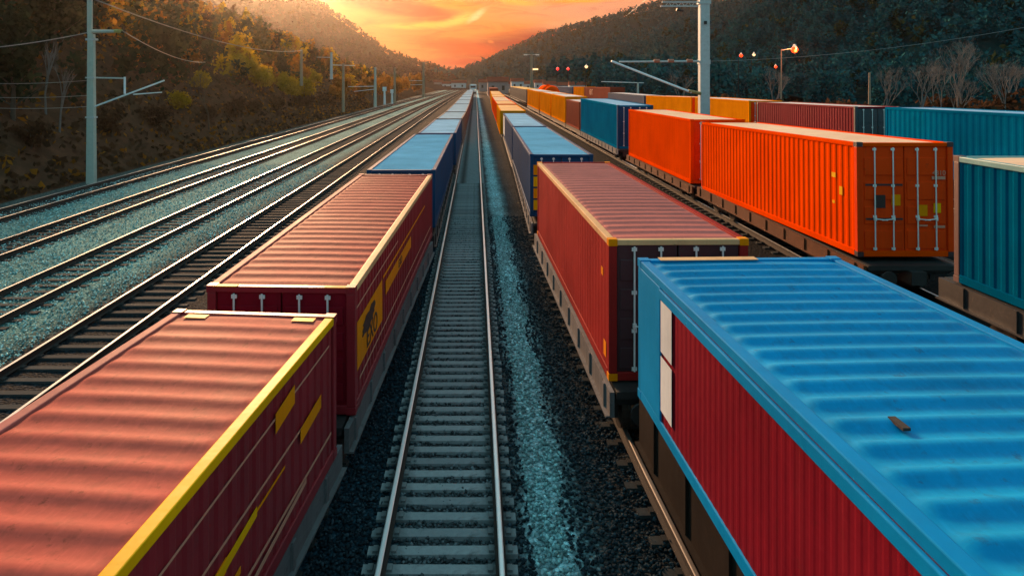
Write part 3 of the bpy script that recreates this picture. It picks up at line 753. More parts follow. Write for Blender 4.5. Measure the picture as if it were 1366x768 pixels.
c, L = container('second dark red container on the left, with a yellow emblem on its side', (-3.16,10.98), (-2.65,22.6), W, 2.08, 3.27, 3.49, red, redroof, rail_left=rose, rail_right=cream, end=maroon, casting=red, group=GL, roof_amp=.030, roof_pitch=.42)
for s in (-1, 1):
    mb = MB(); mb.box(s*.92-.2, s*.92+.2, -L/2-.004, -L/2+.10, 2.062, 2.075); mb.build('roof_mark', M['amber'], c)
em = side_quad(c, 'emblem_panel', M['amber'], W, L, 1, .22, 2.5, .62, 1.42, .0)
bl = blot(c, 'emblem', M['ink'], W, L, 1, 1.15, 1.14, .62, .17, 5, .014, .10)
lettering(c, 'EXO', .50, (W/2-.02+.014, -L/2+1.45, .84), (R(90), 0, R(90)), M['ink'])
side_quad(c, 'stripe', M['amber'], W, L, 1, 2.9, 6.6, .98, 1.26)
side_quad(c, 'stripe', M['amber'], W, L, 1, 2.6, 9.6, 1.40, 1.45)
side_quad(c, 'stripe', M['pale_line'], W, L, 1, .4, 11.2, .40, .44)
side_quad(c, 'stripe', M['pale_line'], W, L, 1, .2, 4.5, 1.66, 1.69)
lettering(c, 'EXO', .26, (W/2-.02+.012, -L/2+4.8, 1.12), (R(90), 0, R(90)), M['ink'])
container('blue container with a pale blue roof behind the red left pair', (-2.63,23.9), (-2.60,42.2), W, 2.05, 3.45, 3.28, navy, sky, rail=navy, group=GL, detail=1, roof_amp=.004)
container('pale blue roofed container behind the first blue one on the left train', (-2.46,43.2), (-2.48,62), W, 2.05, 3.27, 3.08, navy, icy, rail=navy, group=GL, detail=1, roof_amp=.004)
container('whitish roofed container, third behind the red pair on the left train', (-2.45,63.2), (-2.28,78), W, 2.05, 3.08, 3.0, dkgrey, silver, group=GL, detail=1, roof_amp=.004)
container('whitish roofed container, fourth behind the red pair on the left train', (-2.27,79.3), (-2.14,105), W, 2.05, 3.0, 3.0, dkgrey, silver, group=GL, detail=0, roof_amp=.004)
y = 106.5
for i in range(7):
    L_ = 22; x0 = -2.14 + .04*i
    container('small grey roofed container far along the left train', (x0, y), (x0+.03, y+L_), W, 2.05, 3.0, 3.0, dkgrey, silver, group=GL, detail=0, roof_amp=.004)
    y += L_ + 1.5
# --- train right of the middle track
c, L = container('near bright blue roofed container with a maroon side and white placards', (4.33,-2.1), (3.92,10.1), 3.0, 2.05, 3.97, 3.97, maroon, cyanroof, rail=cyan, post=cyan, casting=cyan, group=GM, roof_amp=.042, roof_pitch=.34, bottom=cyan, pitch=.15, amp=.003)
mb = MB(); mb.box(-1.505, -1.46, L/2-1.08, L/2-.152, .16, 1.93); mb.build('frame_panel', cyan, c, bevel=.01)
for z0, z1 in ((.32, 1.04), (1.10, 1.84)):
    side_quad(c, 'placard', M['white'], 3.0, L, -1, L-1.55, L-1.11, z0, z1, 0, .022)
mb = MB(); mb.box(-1.53, -1.488, -L/2+.1, L/2-1.1, 1.80, 1.925); mb.build('rain_gutter', cyan, c, bevel=.012)
mb = MB(); mb.box(-1.2, .25, L/2-.16, L/2+.004, 2.042, 2.05); mb.build('roof_mark', cream, c)
mb = MB(); mb.box(-.86, -.80, 1.12, 1.30, 2.040, 2.063); mb.build('roof_patch', M['rust'], c)
c, L = container('brick red container with a ribbed rose roof, behind the near blue one', (3.53,11.7), (3.31,22.8), W, 2.45, 3.86, 3.87, red2, rose, rail_left=cream, end=darkend, casting=M['amber'], group=GM, amp=.004, roof_amp=.03, roof_pitch=.42, roof_header=cream)
side_quad(c, 'reflector', M['amber'], W, L, -1, .55, .72, 1.66, 1.80); side_quad(c, 'reflector', M['amber'], W, L, -1, .3, .5, .28, .55)
c, L = container('dark blue container with a sky blue roof, behind the brick red one', (3.33,26.0), (3.78,46.5), W, 2.40, 3.77, 3.45, navy, sky, rail=navy, end=navy, group=GM, detail=2, roof_amp=.004)
for i, z in enumerate((.25, .7, 1.15, 1.6)):
    mb = MB(); mb.box(-1.18+.02*(i%2), -.86, -L/2+.005, -L/2+.045, z, z+.38); mb.build('hazard_plate', M['amber' if i % 2 else 'yellow'], c)
c, L = container('navy container with a pale icy roof and white corner, behind the sky blue roof', (3.8,47.6), (4.2,72.2), W, 2.40, 3.42, 3.15, navy, icy, rail=navy, group=GM, detail=1, roof_amp=.004)
side_quad(c, 'white_panel', M['white'], W, L, -1, L-5.5, L-.2, .3, 2.2)
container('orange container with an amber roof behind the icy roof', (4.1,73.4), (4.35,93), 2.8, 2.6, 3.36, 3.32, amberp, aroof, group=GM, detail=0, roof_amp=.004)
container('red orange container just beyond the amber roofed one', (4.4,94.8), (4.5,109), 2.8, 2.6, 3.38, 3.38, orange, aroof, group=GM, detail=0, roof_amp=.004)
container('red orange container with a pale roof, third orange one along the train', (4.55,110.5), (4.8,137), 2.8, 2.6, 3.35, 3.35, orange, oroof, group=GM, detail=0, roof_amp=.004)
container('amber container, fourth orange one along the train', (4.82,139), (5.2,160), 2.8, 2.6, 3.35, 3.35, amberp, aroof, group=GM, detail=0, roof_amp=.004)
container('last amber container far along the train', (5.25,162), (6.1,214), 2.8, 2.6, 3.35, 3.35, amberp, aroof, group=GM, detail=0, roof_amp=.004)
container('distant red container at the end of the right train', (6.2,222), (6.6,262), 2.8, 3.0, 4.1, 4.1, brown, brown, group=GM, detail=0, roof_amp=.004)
# --- raised orange row
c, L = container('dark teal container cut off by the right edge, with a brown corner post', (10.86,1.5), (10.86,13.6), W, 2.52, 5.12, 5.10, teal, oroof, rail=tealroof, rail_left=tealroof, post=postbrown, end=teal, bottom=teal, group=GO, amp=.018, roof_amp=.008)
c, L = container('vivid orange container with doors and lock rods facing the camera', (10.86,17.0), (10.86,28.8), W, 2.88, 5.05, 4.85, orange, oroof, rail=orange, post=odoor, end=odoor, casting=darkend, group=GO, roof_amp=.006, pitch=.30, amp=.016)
for y0, z0, a, b_ in ((1.05, 1.86, .20, .13), (.72, 1.44, .15, .22), (1.10, 1.16, .12, .08)):
    side_quad(c, 'sticker', M['yellow'], W, L, -1, y0, y0+a, z0, z0+b_)
yy = -L/2 + .02
def door_quad(root, name, mat, x0, x1, z0, z1):
    mb = MB(); mb.box(x0, x1, yy-.004, yy+.002, z0, z1); return mb.build(name, mat, root)
door_quad(c, 'door_plate', M['ink'], -.78, -.50, 1.22, 1.55); door_quad(c, 'door_plate', M['amber'], -.34, -.12, 1.28, 1.56)
door_quad(c, 'door_plate', M['amber'], .34, .56, 1.02, 1.30); door_quad(c, 'door_plate', M['yellow'], .72, .90, 1.10, 1.34)
door_quad(c, 'door_plate', M['pale_line'], .68, 1.02, 1.94, 2.02); door_quad(c, 'door_plate', M['pale_line'], .72, 1.0, .72, .78); door_quad(c, 'door_plate', M['pale_line'], .34, .56, .76, .80)
lettering(c, '4310', .17, (.86, yy-.006, 2.10), (R(90), 0, 0), M['pale_line'])
door_quad(c, 'door_crossbar', darkend, -1.0, -.06, 1.78, 1.83); door_quad(c, 'door_crossbar', darkend, -1.0, -.06, .92, .97)
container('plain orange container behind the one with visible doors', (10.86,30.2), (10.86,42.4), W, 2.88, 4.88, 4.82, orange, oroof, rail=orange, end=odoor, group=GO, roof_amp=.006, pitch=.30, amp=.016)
container('teal container with navy end doors, behind the two orange ones', (10.86,45.8), (10.86,61.8), W, 2.95, 4.95, 5.0, tealb, icy, rail=tealb, end=navy, post=navy, group=GO, detail=1, roof_amp=.004)
container('rust brown container behind the teal one with navy doors', (10.86,62.6), (10.86,71.5), W, 2.6, 4.65, 4.65, brown, whiteroof, group=GO, detail=1, roof_amp=.004)
container('amber orange container, nearest of three in a run beyond the rust brown one', (10.86,72.6), (10.86,85.6), W, 2.85, 4.92, 4.95, amberp, whiteroof, group=GO, detail=0, roof_amp=.004)
container('amber orange container, middle of three in a run beyond the rust brown one', (10.86,86.8), (10.86,100.6), W, 2.85, 4.95, 5.0, amberp, whiteroof, group=GO, detail=0, roof_amp=.004)
container('amber orange container, farthest of three in a run beyond the rust brown one', (10.86,102.6), (10.86,125), W, 2.85, 5.0, 5.05, amberp, whiteroof, group=GO, detail=0, roof_amp=.004)
container('long dark container with a yellow roof at the far end of the orange row', (10.86,128), (10.86,186), W, 2.6, 5.05, 5.1, dkgrey, dirtyyellow, rail=dirtyyellow, post=dkgrey, bottom=dkgrey, group=GO, detail=0, roof_amp=.004)
# --- farthest row
container('long bright teal container in the back row at the right edge', (21.22,18.0), (21.22,32.9), W, 2.9, 5.45, 5.33, tealb, icy, rail=tealb, group=GB, detail=1, roof_amp=.004, pitch=.36, amp=.016)
c, L = container('dark red container with black doors in the back row', (21.22,35.5), (21.22,47.9), W, 2.9, 5.25, 5.12, maroon, whiteroof, rail=maroon, end=dkgrey, post=dkgrey, group=GB, detail=2, roof_amp=.004)
c, L = container('orange container in the back row right of the galvanised mast', (21.22,49.3), (21.22,61.4), W, 2.9, 5.15, 5.12, amberp, whiteroof, rail=amberp, end=odoor, group=GB, detail=1, roof_amp=.004)
container('orange container in the back row left of the galvanised mast', (21.22,62.6), (21.22,79), W, 2.9, 5.1, 4.88, amberp, whiteroof, rail=amberp, end=odoor, group=GB, detail=1, roof_amp=.004)
container('navy container in the back row beyond the orange pair', (21.22,80), (21.22,101.7), W, 2.9, 4.88, 4.85, navy, whiteroof, rail=navy, group=GB, detail=0, roof_amp=.004)
c, L = container('brown container with pale lettering beyond the navy one', (23.2,110), (23.2,136), W, 2.9, 5.55, 5.35, brown, whiteroof, rail=brown, group=GB, detail=0, roof_amp=.004)
lettering(c, 'NEXT', 1.5, (-W/2-.01, -L/2+18, 1.9), (R(90), 0, R(-90)), M['pale_line'])
container('small orange container beyond the one with pale lettering', (23.2,137), (23.2,151), W, 2.9, 5.4, 5.3, amberp, whiteroof, group=GB, detail=0, roof_amp=.004)
container('small navy container far along the back row', (23.2,153), (23.2,185), W, 2.9, 5.2, 5.1, navy, icy, group=GB, detail=0, roof_amp=.004)
# wagons under them
def put_wagon(lab, x0, y0, x1, y1, W_, zr, zd, sill, simple, sh=None):
    L_ = math.hypot(x1-x0, y1-y0); wagon(lab, (x0+x1)/2, (y0+y1)/2, -math.atan2(x1-x0, y1-y0), L_, W_, zr, zd, sill, simple, sh)
RT = .21
put_wagon('wagon under the near red container with the yellow rail', -4.31,-2.2, -3.24,9.98, W, RT, 1.12, M['sill_pale'], False)
put_wagon('wagon under the second red container with the emblem', -3.16,10.98, -2.65,22.6, W, RT, 1.18, M['sill_pale'], False)
put_wagon('wagon under the blue container on the left train', -2.63,23.9, -2.6,42.2, W, RT, 1.22, M['sill_dark'], False)
put_wagon('wagon under the pale blue roofed container on the left train', -2.46,43.2, -2.48,62, W, RT, 1.0, M['sill_dark'], True)
put_wagon('wagon under the third container behind the red left pair', -2.45,63.2, -2.28,78, W, RT, .94, M['sill_dark'], True)
put_wagon('wagon under the near blue and maroon container', 4.33,-2.1, 3.92,10.1, 2.8, RT, 1.90, M['sill_under'], False, .85)
put_wagon('wagon under the brick red container with the rose roof', 3.53,11.7, 3.31,22.8, 2.6, RT, 1.40, M['sill_pale'], False)
put_wagon('wagon under the dark blue container with the sky blue roof', 3.33,26.0, 3.78,46.5, W, RT, 1.2, M['sill_pale'], False)
put_wagon('wagon under the icy roofed navy container', 3.8,47.6, 4.2,72.2, W, RT, .85, M['sill_dark'], True)
put_wagon('wagon under the amber roofed orange container', 4.1,73.4, 4.35,93, W, RT, .74, M['sill_dark'], True)
put_wagon('wagon under the dark teal container at the right edge', 10.86,1.5, 10.86,13.6, 2.6, ZR+RT, 2.57, M['sill_dark'], False)
put_wagon('wagon under the vivid orange container with visible doors', 10.86,17, 10.86,28.8, 2.6, ZR+RT, 2.06, M['sill_brown'], False)
put_wagon('wagon under the plain orange container', 10.86,30.2, 10.86,42.4, 2.6, ZR+RT, 1.95, M['sill_brown'], False)
put_wagon('wagon under the teal container with navy doors', 10.86,45.8, 10.86,61.8, 2.6, ZR+RT, 2.0, M['sill_pale'], False)
put_wagon('wagon under the rust brown container', 10.86,62.6, 10.86,71.5, W, ZR+RT, 2.03, M['sill_dark'], True)
put_wagon('wagon under the nearest amber container of the run of three', 10.86,72.6, 10.86,85.6, W, ZR+RT, 2.05, M['sill_dark'], True)
put_wagon('wagon under the middle amber container of the run of three', 10.86,86.8, 10.86,100.6, W, ZR+RT, 2.1, M['sill_dark'], True)
put_wagon('wagon under the farthest amber container of the run of three', 10.86,102.6, 10.86,125, W, ZR+RT, 2.15, M['sill_dark'], True)

# white locomotive at the head of the left train, far off
loc_ = empty('locomotive', (-1.1, 345, RT)); tag(loc_, 'tiny white locomotive at the far head of the left train', 'locomotive')
mb = MB(); mb.box(-1.7, 1.7, -8, 8, .7, 4.6); mb.build('body', M['white'], loc_, bevel=.25)
mb = MB(); mb.box(-1.3, 1.3, -8.06, -7.99, 2.9, 3.9); mb.build('windscreen', M['ink'], loc_)
mb = MB(); mb.box(-1.5, 1.5, -7, 7, .1, .7); mb.build('bogie', M['steel'], loc_)
for s in (-1, 1):
    mb = MB(); mb.tube((s*1.1, -8.08, 1.8), (s*1.1, -7.98, 1.8), .22, .22, 10); mb.build('headlight', M['lamp_warm'], loc_)

# orange tank container standing in the yard
tk = empty('tank_wagon', (16.2, 150, ZR)); tag(tk, 'rounded orange tank wagon beyond the run of amber containers', 'tank wagon')
mb = MB(); n = 16
for i in range(8): pass
mb.tube((-.0, -7, 2.9), (0, 7, 2.9), 1.75, 1.75, 24); mb.build('tank', orange, tk, True)
mb = MB(); mb.tube((0, -7.5, 2.9), (0, -7.0, 2.9), 1.1, 1.75, 24); mb.build('tank_end', orange, tk, True)
mb = MB(); mb.tube((0, 7.0, 2.9), (0, 7.5, 2.9), 1.75, 1.1, 24); mb.build('tank_end', orange, tk, True)
mb = MB(); mb.box(-1.3, 1.3, -7.6, 7.6, .8, 1.25); mb.build('frame', M['steel'], tk)
mb = MB(); mb.tube((0, 0, 4.55), (0, 0, 4.9), .4, .4, 14); mb.build('hatch', orange, tk)

# ------------------------------------------------------------------ masts, poles, lamps
def concrete_mast():
    x, y = -24.75, 43.5; r = empty('concrete_mast', (x, y, 0)); tag(r, 'pale concrete mast with bracket arms at the foot of the left bank', 'mast')
    mb = MB(); mb.add([(-.26,-.2,-.3),(.26,-.2,-.3),(.26,.2,-.3),(-.26,.2,-.3),(-.19,-.15,9.6),(.19,-.15,9.6),(.19,.15,9.6),(-.19,.15,9.6)], [(0,3,2,1),(4,5,6,7),(0,1,5,4),(1,2,6,5),(2,3,7,6),(3,0,4,7)])
    mb.build('post', M['concrete'], r, bevel=.03)
    mb = MB(); mb.box(-.24, .04, -.10, .10, 9.602, 15.5); mb.build('post_extension', M['concrete'], r, bevel=.02)
    for bx in ((-.3, .35, -.17, .17, 9.2, 9.32), (-.29,.29,-.215,.215,4.2,4.3), (-.29,.29,-.215,.215,6.75,6.85)): MB().box(*bx).build('clamp', M['mast_steel'], r)
    mb = MB(); mb.tube((.05,-.0,9.78), (1.5,0,9.78), .13, .11, 10); mb.build('crossarm', M['concrete'], r)
    mb = MB()
    for k in range(4): mb.tube((1.5+.1*k,0,9.8), (1.56+.1*k,0,9.8), .12, .12, 10)
    mb.tube((1.4,0,9.8), (2.0,0,9.86), .04, .04, 6); mb.build('insulator', plain('green_glass', (.25,.32,.10), .3), r)
    mb = MB(); mb.tube((.2,0,6.8), (2.1,0,6.76), .045, .045, 8); mb.build('bracket_arm', M['mast_steel'], r)
    mb = MB(); mb.tube((2.15,0,5.75), (2.15,0,6.85), .07, .07, 8); mb.build('insulator', M['porcelain'], r)
    mb = MB(); mb.tube((.22,0,4.95), (4.7,0,6.62), .055, .05, 8); mb.build('bracket_arm', M['porcelain'], r)
    mb = MB(); mb.tube((2.7,0,5.72), (4.55,0,5.86), .04, .03, 8); mb.build('registration_arm', M['porcelain'], r)
concrete_mast()
def wire(label, a, b, sag, r=.018, name='overhead_wire', n=14):
    mb = MB(); a = Vector(a); b = Vector(b); p = None
    for i in range(n+1):
        t = i/n; q = a.lerp(b, t); q.z -= sag*4*t*(1-t)
        if p is not None: mb.tube(p, q, r, r, 5, cap=(i in (1, n)))
        p = q
    return tag(mb.build(name, M['wire'], None, True), label, 'wire', 'overhead wires')
def W3(px, py, Y): return ((px-634)/900*Y, Y, CZ + (108-py)/900*Y)
wire('thick wire from the crossarm of the concrete mast off to the left edge', W3(121, 43, 43.5), (-36, 38, 8.2), .5, .03)
wire('highest wire at the top left corner of the picture', (-22.9, 28, 10.4), (-36, 36, 10.3), .15, .025)
wire('long wire from the top left down to the far wooden pole', (-20.5, 36, 11.0), (-25.6, 100, 11.1), 1.1, .035)
wire('wire running back from the insulator on the concrete mast arm', (-22.8, 43.5, 9.85), (-32, 80, 8.8), .6, .03)
for i, (pa, pb) in enumerate(((107, 111), (127, 129), (142, 143))):
    wire(['upper of three level wires left of the concrete mast', 'middle of three level wires left of the concrete mast', 'lowest of three level wires left of the concrete mast'][i], W3(124, pa, 43.5), W3(-40, pb, 43.2), .12, .016)

def pole(label, x, y, z0, h, w, mat, arms=(), name='wooden_pole', group='poles along the left tracks'):
    r = empty(name, (x, y, z0)); tag(r, label, 'pole', group)
    mb = MB(); mb.tube((0,0,-.3), (0,0,h), w*.6, w*.42, 10); mb.build('post', mat, r)
    for (x0, z0_, x1, z1_) in arms:
        mb = MB(); mb.tube((x0,0,z0_), (x1,0,z1_), .06, .05, 6); mb.build('crossarm', M['zinc'], r)
    return r
def pole_px(label, px, ytop, ybase, Y, w, mat, arms=(), **k):
    x = wx(px, Y); zt = wz(ytop, Y); zb = wz(ybase, Y); return pole(label, x, Y, zb, zt-zb, w, mat, arms, **k)
pole_px('wooden pole standing high among the yellow bushes', 402, 66, 112, 100, .42, M['wood_pole'])
pole_px('short grey pole at the end of the long wire', 442, 70, 104, 130, .5, M['mast_steel'], ((0,3.9,-2.8,3.95),))
pole_px('slender pole with a crossarm below the purple mountain', 458, 85, 147, 105, .42, M['wood_pole'], ((-1.6,7.0,1.8,6.9),))
pole_px('pale pole with two thin bracket arms beside the left tracks', 500.5, 90, 141, 140, .55, M['concrete'], ((0,4.0,-5.6,3.9),(0,3.4,-4.4,2.9)))
pole_px('plain pole right of the one with two bracket arms', 526.5, 90, 136, 170, .55, M['wood_pole'])
pole_px('last tall pole on the left, beside the last tree clump', 565, 83, 129, 215, .75, M['wood_pole'], ((0,5.0,-4.6,5.1),(0,3.8,-4.2,3.7)))
def signal(label, px, yt, yb, Y):
    r = pole_px(label, px, yt, yb, Y, .5, M['white'], (), name='signal_post', group='small signals by the left tracks'); 
    mb = MB(); mb.box(-.45,.45,-.2,.2,(yb-yt)/900*Y-.5,(yb-yt)/900*Y+.5); mb.build('signal_head', M['white'], r)
signal('small white signal post by the left tracks, nearer one', 513, 119, 138, 160); signal('small dark signal post right of the white one', 523, 122, 137, 175)

def steel_mast():
    Y = 43; x = wx(939, Y); r = empty('galvanised_mast', (x, Y, ZR-.1)); tag(r, 'tall galvanised mast rising behind the orange container row', 'mast')
    zc = lambda py: wz(py, Y) - (ZR-.1)
    X = lambda px: wx(px, Y) - x
    mb = MB(); t = .05
    mb.box(-.30,.30,-.24,-.19,-.3,zc(5)); mb.box(-.30,.30,.19,.24,-.3,zc(5)); mb.box(-.03,.03,-.19,.19,-.3,zc(5)); mb.box(-.30,-.24,-.19,.19,-.3,zc(5)); mb.box(.24,.30,-.19,.19,-.3,zc(5))
    mb.build('post', M['mast_steel'], r, bevel=.01)
    for bx in ((-.36,.36,-.30,.30,zc(6),zc(1)), (-.33,.33,-.27,.27,zc(86),zc(80))): MB().box(*bx).build('clamp', M['mast_steel'], r)
    mb = MB(); a = X(881)
    mb.box(a, -.36, -.06, .06, zc(9.5), zc(7.8)); mb.box(a+.1, -.36, -.06, .06, zc(4.0), zc(2.2))
    k = 0
    while a + .3 + k*.42 < -.5:
        q = a+.3+k*.42; mb.tube((q,0,zc(8.6)), (q+.21,0,zc(3.2)), .022, .022, 5); mb.tube((q+.21,0,zc(3.2)), (q+.42,0,zc(8.6)), .022, .022, 5); k += 1
    mb.build('lattice_arm', M['mast_steel'], r)
    mb = MB(); mb.tube((X(905),0,zc(9)), (X(905),0,zc(14)), .03,.03,6); mb.tube((X(905)-.12,0,zc(13)),(X(905)+.3,0,zc(15)),.09,.06,8); mb.build('insulator', M['steel'], r)
    mb = MB(); mb.tube((X(826),0,zc(82.5)), (.1,0,zc(82)), .05, .07, 8); mb.build('bracket_arm', M['mast_steel'], r)
    for px in (876, 895, 920):
        mb = MB(); mb.tube((X(px)-.18,0,zc(81.5)), (X(px)+.18,0,zc(81.5)), .11, .11, 10); mb.build('insulator', plain('rust_insulator', (.42,.13,.07), .5), r)
    mb = MB(); mb.tube((X(814),-.35,zc(82)), (X(920),-.35,zc(123.5)), .07, .07, 8); mb.build('diagonal_tube', M['porcelain'], r)
    mb = MB(); mb.tube((X(916),-.35,zc(121.5)), (-.28,-.2,zc(125)), .11, .11, 8); mb.build('tube_joint', plain('brass_joint', (.35,.20,.06), .5), r)
    mb = MB(); mb.tube((.3,0,zc(30)), (.42,0,zc(30)), .12,.12,8); mb.tube((.0,-.3,zc(33)),(0,-.3,zc(29)),.10,.10,8); mb.build('bolt_plate', M['steel'], r)
steel_mast()
wire('thin wire from the right mast lattice arm up into the sky', W3(835, 22, 90), W3(890, -25, 80), .1, .03)
wire('long dark wire crossing the right hillside', W3(946, 82, 43), W3(1500, 10, 36), .6, .012)

def lamp(label, px, yt, yb, Y, arm, col, light=None, head=.35, lower=None):
    x = wx(px, Y); zt, zb = wz(yt, Y), wz(yb, Y); r = empty('street_lamp', (x, Y, zb)); tag(r, label, 'street lamp', 'lamps in and beyond the yard'); h = zt-zb
    mb = MB(); mb.tube((0,0,-.2), (0,0,h), .10, .06, 8); mb.build('post', M['wood_pole'] if light else M['rust'], r)
    mb = MB(); mb.tube((0,0,h-.1), (arm,0,h+.15), .05, .05, 6); mb.build('arm', M['mast_steel'], r)
    mb = MB(); d = .18 if head < .5 else .3
    mb.tube((arm-head*.1,0,h+.16), (arm+head*.1,0,h+.16), head*.6, head*.6, 10); mb.build('lamp_head', M['mast_steel'], r).scale = (1,1,1)
    mb = MB(); n = 8
    for i in range(n//2):
        a0 = -math.pi/2 + math.pi*i/(n//2); a1 = -math.pi/2 + math.pi*(i+1)/(n//2)
        mb.tube((arm,0,h-.05+head*.55*math.sin(a0)), (arm,0,h-.05+head*.55*math.sin(a1)), max(.01, head*.55*math.cos(a0)), max(.01, head*.55*math.cos(a1)), 12, cap=False)
    mb.build('lamp_bulb', col, r, True)
    if light:
        l = bpy.data.lights.new('lamp_light', 'POINT'); l.energy = light; l.color = (1,.25,.05); l.shadow_soft_size = .3
        o = link('lamp_light', l, r); o.location = (arm, -.5, h-.3)
    return r
lamp('brightest orange street lamp in front of the right hill', 1042, 66, 130, 75, 1.5, M['lamp_orange'], 500, .7)
lamp('small orange lamp left of the brightest one', 985, 74, 128, 120, .5, M['lamp_orange'], None, .55)
lamp('small pale lamp between the two orange lamps', 1002, 73, 128, 120, .5, M['lamp_warm'], None, .5)
lamp('dim lamp low on the slope left of the brightest one', 1034, 89, 128, 118, .1, M['lamp_orange'], None, .45)
lamp('pale lamp post above the run of amber containers', 781, 89, 125, 160, .2, M['lamp_warm'], None, .7)
lamp('red signal lamp beyond the yard, left of a pair', 743, 92, 116, 210, .2, M['lamp_red'], None, .8)
lamp('red signal lamp beyond the yard, right of a pair', 757, 92, 116, 212, .2, M['lamp_red'], None, .75)
lamp('small red lamp glowing at the far end of the navy container', 815, 124, 130, 112, .4, M['lamp_red'], None, .9)
r = pole_px('tall floodlight mast with a flat top above the distant containers', 709, 73, 122, 175, .75, M['wood_pole'], ((-1.8,9.5,2.0,9.5),), name='floodlight_mast', group=None)
mb = MB(); mb.box(-2.0,-1.1,-.3,.3,9.3,9.6); mb.box(1.1,2.0,-.3,.3,9.3,9.6); mb.build('floodlight', M['zinc'], r)
mb = MB(); mb.box(.3,1.7,-.3,.3,5.5,5.9); mb.build('lamp_head', M['lamp_warm'], r)
pole_px('thin bare pole right of the orange street lamp', 1160, 97, 136, 70, .22, M['wood_pole'], name='bare_pole', group=None)
r = pole_px('small T shaped mast beyond the navy container', 851, 110, 128, 100, .3, M['concrete'], ((-5.4,2.1,.9,1.9),), name='bracket_mast', group=None)

# distant town at the end of the yard
tm = [plain('plaster_pink', (.42,.26,.24), .8), plain('plaster_white', (.6,.55,.55), .8), plain('plaster_grey', (.25,.24,.26), .8)]
tl = ['tiny pink house', 'tiny white house', 'tiny grey shed']
rr = random.Random(4)
spots = [(648, 420, 'right beside the end of the middle track'), (664, 300, 'behind the end of the amber containers'), (676, 460, 'left of the tall floodlight mast'), (690, 440, 'just left of the floodlight mast foot'), (700, 480, 'behind the floodlight mast foot'),
         (720, 470, 'right of the floodlight mast foot'), (733, 450, 'under the pair of red signal lamps'), (748, 470, 'right under the red signal lamps'), (612, 520, 'left of the white locomotive'), (598, 540, 'at the far end of the left tracks'), (585, 560, 'beside the last tree clump'), (770, 430, 'beyond the pale lamp post')]
for i, (px, Y, where) in enumerate(spots):
    k = rr.randrange(3); x = wx(px, Y); w = rr.uniform(7, 12); d = 9; h = rr.uniform(4, 7)
    r = empty('house', (x, Y, -.6)); tag(r, tl[k] + ' ' + where, 'house', 'distant houses at the end of the yard')
    mb = MB(); mb.box(-w/2, w/2, -d/2, d/2, 0, h); mb.build('wall', tm[k], r)
    mb = MB(); mb.add([(-w/2-.4,-d/2-.4,h+.01),(w/2+.4,-d/2-.4,h+.01),(w/2+.4,d/2+.4,h+.01),(-w/2-.4,d/2+.4,h+.01),(-w/2-.4,0,h+2.2),(w/2+.4,0,h+2.2)], [(0,1,5,4),(2,3,4,5),(1,2,5),(3,0,4),(3,2,1,0)]); mb.build('roof', brown, r)
    for q in (-.25, .25):
        mb = MB(); mb.box(q*w-.6, q*w+.6, -d/2-.05, -d/2+.02, h*.45, h*.75); mb.build('window', M['lamp_warm'] if rr.random() < .25 else M['ink'], r)

# ------------------------------------------------------------------ air
mh = bpy.data.materials.new('haze_air'); mh.use_nodes = True; t = NT(mh.node_tree); t.n.remove(t.n['Principled BSDF'])
pv = t.new('ShaderNodeVolumePrincipled'); pv.inputs['Color'].default_value = (1.0,.88,.74,1); pv.inputs['Density'].default_value = .00010; pv.inputs['Anisotropy'].default_value = .92
t.l.new(pv.outputs[0], t.n['Material Output'].inputs['Volume'])
HAZE = True
if HAZE:
    mb = MB(); mb.box(-1710, 1710, -210, 1610, -1.7, 215); tag(mb.build('haze', mh), 'warm evening haze filling the valley', 'haze', kind='stuff')

# ------------------------------------------------------------------ sky and sun
SUN_AZ, SUN_EL = R(-19), R(16)
w = bpy.data.worlds.new('World'); S.world = w; w.use_nodes = True; t = NT(w.node_tree)
bg = t.n['Background']
ns = t.new('ShaderNodeTexSky'); ns.sky_type = 'NISHITA'; ns.sun_disc = False; ns.sun_elevation = SUN_EL; ns.sun_rotation = SUN_AZ; ns.air_density = 1.0; ns.dust_density = 1.0
D = t.new('ShaderNodeTexCoord').outputs['Generated']
sp = t.new('ShaderNodeSeparateXYZ'); t.l.new(D, sp.inputs[0])
yy_ = t.m('MAXIMUM', sp.outputs[1], .02)
u = t.m('DIVIDE', sp.outputs[0], yy_); v = t.m('DIVIDE', sp.outputs[2], yy_)
cm = t.new('ShaderNodeCombineXYZ'); t.l.new(u, cm.inputs[0]); t.l.new(t.m('MULTIPLY', v, 2.6), cm.inputs[1])
nz1 = t.noise(cm.outputs[0], 7.0, 5, .55); nz2 = t.noise(t.mapping(cm.outputs[0], (1,1.6,1), (3.1,1.7,0)), 13.0, 6, .6, .4)
uw = t.m('ADD', u, t.m('MULTIPLY', t.m('SUBTRACT', nz1, .5), .04)); vw = t.m('ADD', v, t.m('MULTIPLY', t.m('SUBTRACT', nz2, .5), .012))
def ell(cu, cv, ru, rv, slope=0.0, soft=.6):
    """soft cloud lobe"""
    a = t.m('DIVIDE', t.m('SUBTRACT', uw, cu), ru)
    b = t.m('DIVIDE', t.m('SUBTRACT', t.m('SUBTRACT', vw, cv), t.m('MULTIPLY', t.m('SUBTRACT', uw, cu), slope)), rv)
    d = t.m('SQRT', t.m('ADD', t.m('MULTIPLY', a, a), t.m('MULTIPLY', b, b)))
    return t.m('SMOOTHSTEP', d, 0, 1) if False else t.ramp(d, [(max(0,1-soft)*.7, 1.0), (1.0*.98, 0.0)], 'EASE')
V = lambda py: (108-py)/900
Uu = lambda px: (px-634)/900
